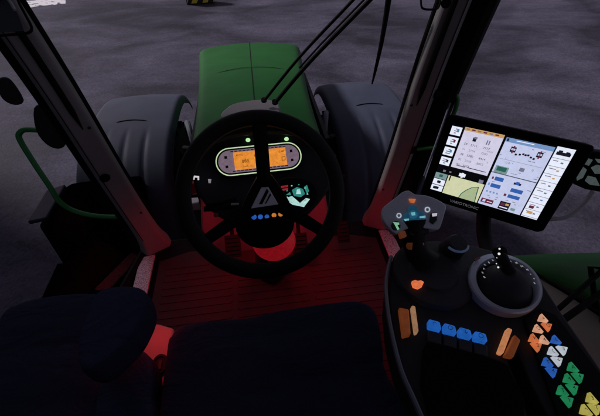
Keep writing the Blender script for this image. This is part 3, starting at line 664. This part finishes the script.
# left armrest of the driver seat
arm = [at_z(a, b, .575) for a, b in ((97, 316), (101, 304), (110, 297), (124, 294), (140, 294), (149, 297), (153, 304), (153, 317), (147, 332), (139, 346), (128, 358), (116, 369), (104, 378), (92, 379), (86, 371), (86, 355), (89, 338))]
ar = dome('armrest', smooth(arm, 2), .62, .085, NAVY, ds, .004)
tag(ar, 'rounded dark navy left armrest of the driver seat')
g = MB(); bl = [at_z(a, b, .50) for a, b in ((98, 384), (112, 362), (138, 348), (150, 358), (153, 380), (152, 396), (150, 430), (96, 430))]; 
dome('side_bolster', smooth(bl, 3), .5, .09, NAVY, ds, .012)
# passenger seat
ps = thing('passenger_seat', 'black folding passenger seat at the left edge beside the driver seat', 'seat', (-.6, .3, 0))
q = [at_z(a, b, .46) for a, b in ((-14, 345), (-2, 312), (12, 301), (40, 294), (75, 290), (104, 291), (118, 300), (122, 330), (112, 372), (104, 425), (60, 450), (-10, 450), (-20, 400))]
pc = dome('seat_cushion', smooth(q, 3), .46, .10, NAVYD, ps, .015, 16, lambda x, y: -.007 * (1 - abs(math.sin(y * 22)) ** .5))
g = MB(); g.box((-.62, .33, .2), (.26, .22, .34)); g.build('seat_base', SATIN, ps, bevel=.02)
# beige storage box between the seats
bx = thing('side_storage_box', 'beige plastic box beside the driver seat with round black socket, lit red', 'storage box', at_z(160, 380, 0))
pb = Plane((0, 0, .40), (0, 0, 1)); q = pb.pts([(148, 326), (157, 323), (174, 328), (172, 352), (167, 372), (166, 430), (146, 430), (148, 372), (139, 358), (142, 342)])
g = MB(); g.prism(q, (0, 0, 1), .38); g.build('box_body', BEIGE, bx, bevel=.008, segs=3)
g = MB(); g.lathe([(0, .004), (.018, .004), (.020, .007), (.026, .007), (.028, 0)], pb.hit(160, 365, .001), (0, 0, 1), seg=28, sx=.75); sk_ = g.build('socket', BLACK, bx)
g = MB(); g.box(pb.hit(160, 365, .007), (.008, .022, .004)); g.build('socket_slot', DGREY, sk_)
g = MB(); 
for k in range(4): g.box(pb.hit(158 + (k % 2) * 3, 388 + k * 7, .003), (.018, .006, .004))
g.build('lettering_ridge', SATIN, bx)

# ================================================================ RIGHT ARMREST CONSOLE
CZ = .70
cp = Plane((0, 0, CZ), (0, 0, 1))
con = thing('armrest_console', 'black right armrest console with blue rocker switches and coloured triangle keys', 'console', (.4, .1, 0))
main_ = [(391, 262), (404, 248), (430, 240), (462, 242), (492, 250), (520, 258), (541, 280), (562, 312), (590, 352), (640, 425), (560, 425), (548, 416), (530, 380), (519, 352), (508, 360), (522, 392), (531, 425), (424, 425), (412, 395), (401, 370), (392, 335), (388, 300)]
g = MB(); g.prism(cp.pts(main_), (0, 0, 1), .075); g.build('console_body', CONS, con, bevel=.006, segs=3)
g = MB(); g.prism(smooth(cp.pts([(424, 348), (440, 343), (500, 360), (512, 372), (526, 425), (432, 425)], .010), 2), (0, 0, 1), .012); g.build('arm_pad', mat('pad black', (.004, .004, .005), .9, spec=.1), con, bevel=.004)
g = MB(); g.tube(smooth(cp.pts([(391, 257), (386, 280), (387, 305), (392, 335), (401, 370), (413, 398), (427, 430)], .004), 4, False), .0042, seg=8, flat=1.6); g.build('edge_strip', SILV, con)
g = MB(); g.tube([V((.36, .20, .62)), V((.40, .05, .3)), V((.40, -.05, .1))], .035, seg=12); g.build('support_post', SATIN, con)
# round base disc with orange mark
g = MB(); dc = cp.hit(432, 274, .0); dr_ = (cp.hit(472, 274) - cp.hit(392, 274)).length / 2
g.lathe([(0, .016), (dr_ * .55, .016), (dr_ * .6, .012), (dr_ * .93, .010), (dr_ * .98, .006), (dr_, 0)], dc, (0, 0, 1), seg=56); ds_ = g.build('round_base', DISC, con)
g = MB(); hp = cp.pts([(412, 281), (415, 280), (418, 280.8), (421, 280.2), (424, 282), (422.5, 285.3), (418.5, 287.5), (413.5, 285.8)], .020); g.prism(hp, (0, 0, 1), .008); g.build('orange_key', glow('orange key', (.75, .17, .06), .9), ds_)
# orange slots
def slab(px, h, m, name, parent, off=.0): 
    g = MB(); g.prism(cp.pts(px, h + off), (0, 0, 1), h + .002, grow=.02); return g.build(name, m, parent, bevel=.003, segs=4)
slab([(399, 307), (409, 309), (411, 334), (403, 336)], .012, BROWN, 'side_key', con)
slab([(411.5, 305), (415.5, 305.5), (419, 331), (415.5, 332.5)], .014, glow('tan', (.36, .19, .10), .75), 'side_key', con)
slab([(508, 327), (513, 329), (504, 353), (499, 351)], .014, glow('peach', (.62, .24, .10), .75), 'side_key', con)
slab([(515, 334), (521, 340), (514, 357), (505, 355)], .012, BROWN, 'side_key', con)
BL = glow('switch blue', (.012, .10, .42), .85)
for k in range(4):
    x0 = 428 + k * 15.4; y0 = 318.5 + k * 4.0
    slab([(x0 + 1, y0), (x0 + 12, y0 + 3), (x0 + 14, y0 + 11), (x0 + 1, y0 + 7.5)], .016, BL, 'rocker_switch', con)
    gg = MB(); 
    for P in textmesh('\u2191\u25cb\u2193\u25cb'[k], .011, cp.hit(x0 + 7, y0 + 5.5, .0166), V((.98, -.2, 0)), V((.2, .98, 0))): gg.poly(P)
    gg.build('switch_symbol', mat('switch ink', (.01, .03, .12), .5), bpy.data.objects['rocker_switch' + ('.%03d' % (2 * k) if k else '')])
    slab([(x0 + .5, y0 + 11), (x0 + 13.5, y0 + 14.5), (x0 + 14, y0 + 27), (x0 + .5, y0 + 23)], .010, DGREY, 'rocker_switch', con)
# triangle keys
kp = [(430, 0)]
KC = {'o': glow('key orange', (.60, .15, .05), .9), 'p': glow('key peach', (.66, .33, .21), .9), 'b': glow('key blue', (.02, .10, .42), .9), 'w': glow('key white', (.46, .50, .56), .95), 'g': glow('key green', (.012, .20, .075), .9), 'y': glow('key yellow', (.42, .37, .08), .9)}
KEYS = [(543, 317, 'p', 1), (538, 327.5, 'p', 1), (548.5, 326.5, 'o', 0), (534, 337, 'o', 1), (544, 338.5, 'p', 1), (538, 346.5, 'o', 0), (556, 338.5, 'b', 1), (553, 350, 'w', 1), (564, 350, 'w', 0), (559, 361, 'w', 0), (547.5, 361, 'b', 1), (553.5, 372, 'b', 0), (573, 366, 'g', 1), (569, 377.5, 'g', 1), (580, 377.5, 'g', 0), (562.5, 389.5, 'g', 1), (574.5, 389, 'g', 0), (569.5, 401.5, 'g', 0), (592, 397, 'y', 1), (586, 409, 'y', 1), (597, 409, 'y', 0)]
bd = MB(); bd.prism(cp.pts([(524, 318), (540, 308), (556, 314), (640, 425), (562, 425)], .006), (0, 0, 1), .008); kb = bd.build('key_field', SATIN, con, bevel=.002)
INK = mat('key ink', (.02, .02, .02), .6)
kx = V((.955, .30, 0)).normalized(); kx = (cp.hit(565, 362) - cp.hit(545, 358)).normalized(); ky = V((-kx.y, kx.x, 0))
for (a, b, c, up) in KEYS:
    o = cp.hit(a, b, .013); s = 1 if up else -1; r = .0086
    T = [o + kx * -r + ky * s * -r * .8, o + kx * r + ky * s * -r * .8, o + ky * s * r * .95]
    T2_ = [];
    for i in range(3):
        A, B, C_ = T[i - 1], T[i], T[(i + 1) % 3]; T2_ += [B.lerp(A, .06), B.lerp(C_, .06)]
    g = MB(); g.prism(T2_, (0, 0, 1), .008, KC[c], grow=.08)
    oo = o + ky * s * -r * .22 + V((0, 0, .0006))
    k = random.random()
    for P in textmesh(random.choice('\u2191\u2193\u25cbITLV1234AF'), .0085, oo, kx, ky): g.poly(P, INK)
    g.build('triangle_key', KC[c], kb, bevel=.0011, segs=3)

# round knob
kc = cp.hit(455, 246, .03)
kn = thing('rotary_knob', 'round dark knob with pale blue crescent rim behind the cross gate lever', 'knob', cp.hit(455, 246))
g = MB(); g.lathe([(.0, .018), (.018, .018), (.022, .012), (.024, 0), (.027, -.03)], kc, (0, -.25, 1), seg=32); g.build('knob_body', DGREY, kn)
g = MB(); P = [kc + V((math.cos(a) * .0235, math.sin(a) * .0235, .010)) for a in [math.radians(200 + i * 12) for i in range(12)]]; g.tube(P, .0028, seg=8); g.build('lit_crescent', mat('steel blue rim', (.11, .17, .30), .35, emit=.06, ecol=(.3, .45, .8)), kn)

# cross gate joystick inside a grey ring
jc = cp.hit(504, 282.5, .012); jt = thing('cross_gate_lever', 'small cross gate joystick in a light grey oval ring on the console', 'joystick', cp.hit(505.5, 285))
jx = (cp.hit(538, 306, .012) - cp.hit(476, 262, .012)); jl = jx.length / 2; jx.normalize(); jy = V((-jx.y, jx.x, 0)); jb = (cp.hit(520, 265) - cp.hit(489, 306)).length / 2
g = MB(); N = 64; rings = []
for k in range(N):
    a = 2 * math.pi * k / N
    wv = .0 + .0045 * math.cos(a - math.pi)          # ring is broader on its left
    sec = []
    for r_o, h in ((1.0, -.014), (1.0, .004), (.965, .007), (.86, .008), (.82, .004), (.81, -.014)):
        q = r_o - (wv / .08 if r_o < .9 else 0)
        sec.append(g.bm.verts.new(jc + jx * math.cos(a) * jl * 1.01 * q + jy * math.sin(a) * jb * 1.08 * q + V((0, 0, h))))
    rings.append(sec)
for k in range(N):
    A, B = rings[k - 1], rings[k]
    for i in range(5): g.face([A[i], B[i], B[i + 1], A[i + 1]])
g.build('oval_ring', mat('ring grey', (.52, .56, .66), .38, metal=.3, bump=.2), jt)
g = MB(); g.lathe([(.0, .034), (.012, .034), (.024, .029), (.038, .016), (.047, 0), (.050, -.010)], jc + V((.003, -.004, 0)), (0, 0, 1), seg=40); g.build('gaiter', DGREY, jt)
g = MB()
for k in range(15):
    a = math.radians(-28 + k * 14.2); rr_ = .050 + .0015 * (k % 2); s_ = random.uniform(.0008, .0021)
    o = jc + V((math.cos(a) * rr_ * .98 + .004, math.sin(a) * rr_ * .86 + .002, .0105 + .003)); 
    for P in textmesh(random.choice('AOX8HRN+'), .0052 + s_, o + V((0, 0, .002)), V((1, .1 * (k % 3), 0)), V((-.1 * (k % 3), 1, 0))): g.poly(P)
g.build('dot_symbols', glow('symbol white', (.50, .52, .55), .8), jt)
g = MB(); s0 = jc + V((0, .004, .03)); tip = at_d(500, 252, (cp.hit(500, 262) - CAM).length / ray(500, 262).length * .93)
g.tube(smooth([s0, s0.lerp(tip, .5) + V((-.004, 0, .004)), tip + V((0, 0, -.004))], 5, False), [.014, .013, .012, .0115, .011, .011, .0115, .012, .012, .0115, .010], seg=14); stk = g.build('stick', BLACK, jt)
g = MB(); g.lathe([(0, .012), (.009, .010), (.0135, 0), (.012, -.008), (0, -.010)], tip, (0, -.3, 1), seg=16); g.build('stick_top', SATIN, stk)
g = MB(); 
for (a, b, s_) in ((499.5, 248.5, .0020), (499, 254, .0026), (502.5, 254.5, .0022), (503, 262, .002), (498, 269, .002), (503.5, 268, .0018), (500.5, 273, .002), (496, 265, .0012), (505, 258, .0012), (502, 278, .0012), (497.5, 275, .0014), (504.5, 264, .001), (496.5, 258.5, .001), (506, 272, .0012)):
    o = tip + (ray(a, b) - ray(500, 252)) * .60 + (CAM - tip).normalized() * .0145; g.lathe([(0, .001), (s_, .0005), (s_, 0)], o, CAM - o, seg=8)
g.build('stick_symbols', glow('bright white', (.82, .84, .86), .9), stk)
g = MB(); g.prism([jc + V((x, y, .0135)) for x, y in ((-.040, .050), (-.026, .056), (-.026, .060), (-.041, .055))], (0, 0, 1), .002); g.build('red_label', mat('label red', (.25, .04, .04), .6), jt)

# multi function joystick
mj = thing('multifunction_joystick', 'grey fan shaped joystick head with coloured thumb keys beside the screen', 'joystick', cp.hit(420, 262))
mc = at_d(413, 213, .70); mn = (V((-.10, -.42, .90))).normalized(); mp = Plane(mc, mn)
head = [(382, 209), (388, 203), (396, 197), (402, 192), (409, 190), (415, 194), (426, 195), (437, 199), (446, 205), (445, 213), (441, 226), (437, 230), (424, 228), (406, 229), (396, 234), (389, 228), (382, 218)]
g = MB(); g.prism(smooth(mp.pts(head), 2), mn, .028, grow=-.06); hd = g.build('head', mat('head grey', (.68, .73, .82), .5, bump=.3), mj, bevel=.005, segs=3)
def key(px, m, off=.0035, th=.004): g = MB(); g.prism(mp.pts(px, off), mn, th); return g.build('thumb_key', m, hd, bevel=.0008)
def circ(x, y, r, n=12, sx=1): return [(x + math.cos(i * 2 * math.pi / n) * r * sx, y + math.sin(i * 2 * math.pi / n) * r) for i in range(n)]
TEAL = glow('deep teal', (.008, .055, .105), .8); CY = glow('cyan', (.15, .42, .52), .9)
key(circ(413, 209.5, 4.6), TEAL); key(circ(415.5, 220, 4.6, sx=1.2), TEAL); key(circ(406.5, 216.5, 3.6), TEAL); key(circ(421, 215, 3.6), TEAL); key(circ(413.5, 214.5, 4.4), glow('bright teal', (.012, .10, .17), .8), .004)
g = MB()
for px in ([(411, 212.5), (415, 212), (415.5, 215), (412, 215.5)], [(411, 222), (417, 221.5), (417.5, 224), (412, 224.5)], [(404, 219), (409, 218.5), (409, 220.5), (405, 221)], [(419.5, 216.5), (425.5, 215.5), (425.5, 217.5), (420, 218)]): g.prism(mp.pts(px, .0052), mn, .001)
g.build('key_symbols', CY, hd)
g = MB()
def ringpx(x, y, r0, r1):
    A = mp.pts(circ(x, y, r1, 14), .001); B = mp.pts(circ(x, y, r0, 14), .001)
    for i in range(14): g.poly([A[i - 1], A[i], B[i], B[i - 1]])
ringpx(399, 215.5, 1.6, 2.6); ringpx(427.5, 209.5, 1.7, 2.8)
g.build('ring_symbols', glow('pale ring', (.5, .55, .62), .8), hd)
key([(409, 198.5), (416, 199), (414.5, 202.5), (410.5, 202)], glow('key amber', (.60, .15, .04), .8))
key(circ(396, 225.5, 4.6), mat('key dark', (.01, .02, .016), .5)); key([(393, 222), (399, 222.5), (399.5, 224.5), (397.5, 225), (399.5, 229), (397.5, 230), (395, 225)], glow('mint', (.22, .50, .32), .85), .005, .001)
key([(431, 213), (437.5, 212), (437, 220), (433, 224), (429.5, 221)], mat('key dark', (.01, .02, .016), .5)); key([(432, 213.5), (437.3, 212.8), (437, 216), (432.5, 216.5)], glow('lavender', (.55, .50, .60), .85), .0045, .001)
key([(399, 232), (405, 230.5), (407, 236), (401, 238)], mat('copper key', (.16, .05, .03), .4, emit=.12, ecol=(.6, .15, .05)), .000, .012)
key([(410, 231), (429, 229), (429, 233), (411, 235.5)], mat('key dark', (.01, .02, .016), .5), -.002, .01)
g = MB(); st0 = mp.hit(415, 236, -.022); g.tube(smooth([mc - mn * .02 + V((.0, -.01, 0)), st0 + V((0, -.008, -.02)), cp.hit(424, 262, .012)], 5, False), [.030, .029, .028, .027, .025, .024, .024, .025, .027, .031, .036], seg=18); g.build('grip', BLACK, mj)
g = MB(); o = mp.hit(413, 240, -.028); g.lathe([(0, .006), (.010, .006), (.013, 0)], o + V((0, -.014, 0)), (-.05, -.8, .5), seg=16, sx=1.6); g.build('trigger_key', mat('trigger brown', (.13, .035, .015), .4, emit=.05, ecol=(.8, .2, .05)), mj)

# ================================================================ TERMINAL SCREEN
A0 = V((.466, .651, .878)); B0 = V((.663, .496, .891)); C0 = V((.637, .457, .718)); D0 = V((.441, .611, .706))
tu = (B0 - A0); tv = (D0 - A0); tn = tu.cross(tv).normalized()
if tn.dot(CAM - A0) < 0: tn = -tn
tm = thing('touch_screen_terminal', 'large tilted black framed touch screen lit with coloured display panels', 'screen', D0 + V((.1, -.05, -.1)))
def tq(u, v, off=0): return A0 + tu * u + tv * v + tn * off
g = MB(); fr = [(-.065, -.115), (1.10, -.085), (1.115, -.04), (1.10, 1.13), (1.06, 1.18), (-.05, 1.17), (-.085, 1.12), (-.085, -.06)]
g.prism([tq(a, b, -.001) for a, b in fr], tn, .035, grow=-.04); tf = g.build('screen_frame', SATIN, tm, bevel=.004, segs=3)
UM = dict(bg=glow('ui black', (.004, .004, .006), .5), pan=glow('ui pale', (.62, .60, .76), 1), lil=glow('ui lilac', (.54, .58, .80), 1), wht=glow('ui white', (.78, .82, .95), 1), ora=glow('ui orange', (.62, .36, .13), .9),
          mp=glow('ui map', (.62, .64, .40), 1), mp2=glow('ui map field', (.40, .48, .28), .95), grn=glow('ui green', (.03, .16, .13), .7), sag=glow('ui sage', (.22, .34, .34), .85), blu=glow('ui blue', (.04, .13, .46), .85), lbl=glow('ui light blue', (.20, .34, .62), .85), red=glow('ui maroon', (.16, .03, .06), .8), ink=glow('ui ink', (.02, .02, .04), .5), gry=glow('ui grey', (.22, .22, .30), .8), tl=glow('ui teal', (.10, .30, .42), .8))
g = MB(); g.prism([tq(a, b, .0005) for a, b in ((0, 0), (1, 0), (1, 1), (0, 1))], tn, .001, UM['bg']); dispb = g.build('display', UM['bg'], tm)
ui = MB()
LV = {'n': 0}
def R(u0, v0, u1, v1, m, lv=1): 
    ui.poly([tq(a, b, .0005 + lv * .00025) for a, b in ((u0, v0), (u1, v0), (u1, v1), (u0, v1))], UM[m])
tx = tu.normalized(); ty = -tv.normalized()
def TX(t_, u, v, s, m='ink', lv=4):
    for P in textmesh(t_, s, tq(u, v, .0005 + lv * .00025), tx, ty): ui.poly(P, UM[m])
# left tiles
for k in range(4):
    v = .02 + k * .148; R(.0, v, .095, v + .118, 'wht', 1); 
    for j in range(3): R(.02 + random.uniform(0, .02), v + .025 + j * .028, .05 + random.uniform(0, .03), v + .038 + j * .028, 'gry', 2)
    R(.055, v + .03, .075, v + .07, random.choice(['red', 'ink', 'tl']), 2)
# upper left panel
R(.115, .0, .455, .58, 'pan', 1); R(.115, .0, .455, .045, 'ora', 2)
R(.215, .11, .245, .165, 'ink', 2); R(.225, .10, .25, .13, 'gry', 3); R(.335, .11, .365, .17, 'gry', 2); R(.345, .10, .355, .18, 'lil', 3)
for r0 in range(5):
    for c0, n_ in ((.135, 2), (.21, 4), (.32, 4)):
        if r0 == 4 and c0 == .32: continue
        TX(''.join(random.choice('0123456789') for _ in range(n_)), c0 + .035, .22 + r0 * .075, .0075, 'gry' if (r0 + int(c0 * 50)) % 2 else 'ink')
TX('km/h', .395, .25, .006, 'gry'); TX('%', .41, .4, .006, 'gry')
for k in range(26):
    u = .47 + random.random() * .37; v = random.choice([.10, .25, .28, .33, .43, .46, .63, .84, .87]); R(u, v, min(.85, u + random.uniform(.006, .03)), v + .008, 'gry', 3)
for k in range(10): R(.12, .205 + k * .0375, .455, .2065 + k * .0375, 'lil', 2)
R(.16, .53, .24, .545, 'gry', 2); R(.26, .53, .43, .54, 'ink', 2)
for k in range(6): R(.13 + k * .05, .012, .16 + k * .05, .03, 'red' if k % 2 else 'gry', 3)
# black bar
R(.215, .635, .275, .685, 'wht', 2); R(.235, .625, .255, .70, 'wht', 3); R(.405, .655, .445, .705, 'gry', 2); R(.06, .65, .085, .68, 'gry', 2); R(.12, .65, .14, .67, 'gry', 2)
# map panel
R(.125, .71, .465, 1.0, 'mp', 1); R(.14, .71, .152, .79, 'ink', 3)
fld = [(.29, 1.0), (.30, .93), (.33, .86), (.37, .80), (.425, .765), (.432, .86), (.445, 1.0)]
ui.poly([tq(a, b, .0011) for a, b in fld], UM['mp2'])
for a, b in zip(fld, fld[1:]):
    d = V((b[0] - a[0], b[1] - a[1])).normalized() * .004; e = V((-d.y, d.x * 1.2))
    ui.poly([tq(a[0] + e.x, a[1] + e.y, .0014), tq(b[0] + e.x, b[1] + e.y, .0014), tq(b[0] - e.x, b[1] - e.y, .0014), tq(a[0] - e.x, a[1] - e.y, .0014)], UM['grn'])
for k in range(3):
    v = .71 + k * .098; R(.0, v, .115, v + .088, 'wht' if k else 'sag', 1); R(.04, v + .02, .075, v + .06, 'ink' if k else 'grn', 2)
R(.02, .93, .05, .97, 'ink', 2)
# right upper panel
R(.475, .02, .855, .50, 'lil', 1); R(.475, .02, .855, .075, 'lbl', 2); R(.485, .03, .50, .065, 'ink', 3); R(.56, .035, .70, .045, 'wht', 3)
for (u, v, s_) in ((.565, .155, .022), (.775, .150, .022)):
    R(u - s_, v - .035, u + s_, v + .035, 'ink', 2); R(u - .006, v - .05, u + .006, v + .05, 'red', 3); R(u - .016, v - .015, u + .016, v + .01, 'lil', 3)
for u, v in ((.60, .21), (.63, .20), (.655, .185), (.675, .19), (.695, .185), (.72, .205), (.745, .215)): R(u - .008, v - .012, u + .009, v + .012, 'ink', 2)
R(.49, .40, .60, .50, 'sag', 2); R(.505, .41, .585, .47, 'grn', 3); R(.68, .36, .72, .41, 'gry', 2)
TX('0.0', .57, .34, .007, 'gry'); TX('0', .78, .36, .007, 'gry'); R(.49, .30, .84, .304, 'gry', 2)
R(.475, .505, .855, .512, 'gry', 2)
# right lower panel
R(.475, .512, .855, 1.0, 'lil', 1)
R(.50, .565, .515, .60, 'red', 2); R(.525, .555, .60, .61, 'blu', 2); R(.515, .66, .60, .715, 'blu', 2); R(.49, .66, .505, .70, 'lbl', 2); R(.69, .57, .75, .60, 'ink', 2); R(.705, .555, .735, .60, 'blu', 3); R(.69, .655, .79, .71, 'blu', 2); R(.69, .75, .79, .80, 'blu', 2); R(.655, .755, .675, .79, 'red', 2)
for k in range(4): R(.50 + k * .03, .775, .516 + k * .03, .80, 'lbl', 2)
R(.49, .90, .60, .965, 'red', 2); R(.505, .915, .53, .95, 'lil', 3); R(.545, .93, .59, .94, 'wht', 3); R(.655, .87, .745, .99, 'ink', 2); R(.665, .89, .70, .93, 'red', 3); R(.705, .89, .735, .92, 'ora', 3); R(.665, .95, .735, .965, 'wht', 3)
R(.76, .93, .80, .97, 'sag', 2)
# right column
R(.865, .0, 1.0, 1.0, 'wht', 1)
R(.88, .06, .985, .10, 'ink', 2); R(.89, .04, .92, .10, 'ink', 3); R(.945, .045, .975, .10, 'ink', 3)
for k in range(9):
    R(.865, .14 + k * .105, 1.0, .146 + k * .105, 'gry', 2)
    if k < 8: R(.885, .17 + k * .105, .92 + random.uniform(0, .02), .18 + k * .105, 'gry', 2); R(.945, .18 + k * .105, .965, .20 + k * .105, random.choice(['gry', 'ora', 'lbl', 'gry']), 2)
R(.89, .82, .93, .86, 'red', 2); R(.895, .90, .94, .94, 'ora', 2); R(.86, .0, .866, 1.0, 'ink', 2)
ui.build('screen_panels', UM['pan'], dispb, recalc=False)
g = MB()
for P in textmesh('VARIOTRONIC', .0105, tq(.365, 1.09, -.0004), tx, ty): g.poly([p for p in P])
g.build('frame_lettering', mat('lettering grey', (.16, .17, .19), .5, emit=.14, ecol=(.7, .7, .8)), tf)
g = MB(); o = tq(.5, .7, -.03); g.tube(smooth([o, o + V((.03, .03, -.05)), V((.57, .50, .62)), V((.52, .36, .64))], 5, False), .018, seg=12); g.build('mounting_arm', BLACK, tm)

# grey keypad unit right of the screen and its curved arm
ku = thing('round_key_module', 'dark control module with grey green keys right of the touch screen', 'keypad', at_d(590, 170, .72))
kp_ = Plane(at_d(590, 170, .74), tn)
g = MB(); g.prism(kp_.pts([(578, 150), (590, 151), (625, 156), (620, 196), (586, 190), (572, 184), (573, 168)]), tn, .03); kk = g.build('module_body', BLACK, ku, bevel=.005)
KG = glow('sage key', (.075, .095, .095), .7)
for px in ([(576, 172), (582, 166), (587, 170), (583, 178), (577, 181)], [(580, 163), (586, 158), (593, 160), (589, 166)], [(585, 181), (588, 176), (596, 178), (600, 186), (590, 185)], [(591, 168), (597, 165), (604, 167), (603, 174), (595, 174)], [(595, 159), (606, 160), (608, 164), (598, 163)], [(605, 178), (612, 179), (612, 187), (604, 186)]):
    g = MB(); g.prism(kp_.pts(px, .004), tn, .004); g.build('module_key', KG, kk, bevel=.001)
g = MB(); g.tube(smooth([at_d(a, b, t) for a, b, t in ((540, 219, .80), (552, 219, .79), (566, 217, .78), (577, 210, .77), (586, 201, .76), (593, 191, .75))], 5, False), .0052, seg=10)
tag(g.build('curved_support_tube', mat('tube grey', (.75, .75, .78), .45)), 'thin curved grey tube from the screen corner to the key module', 'tube')
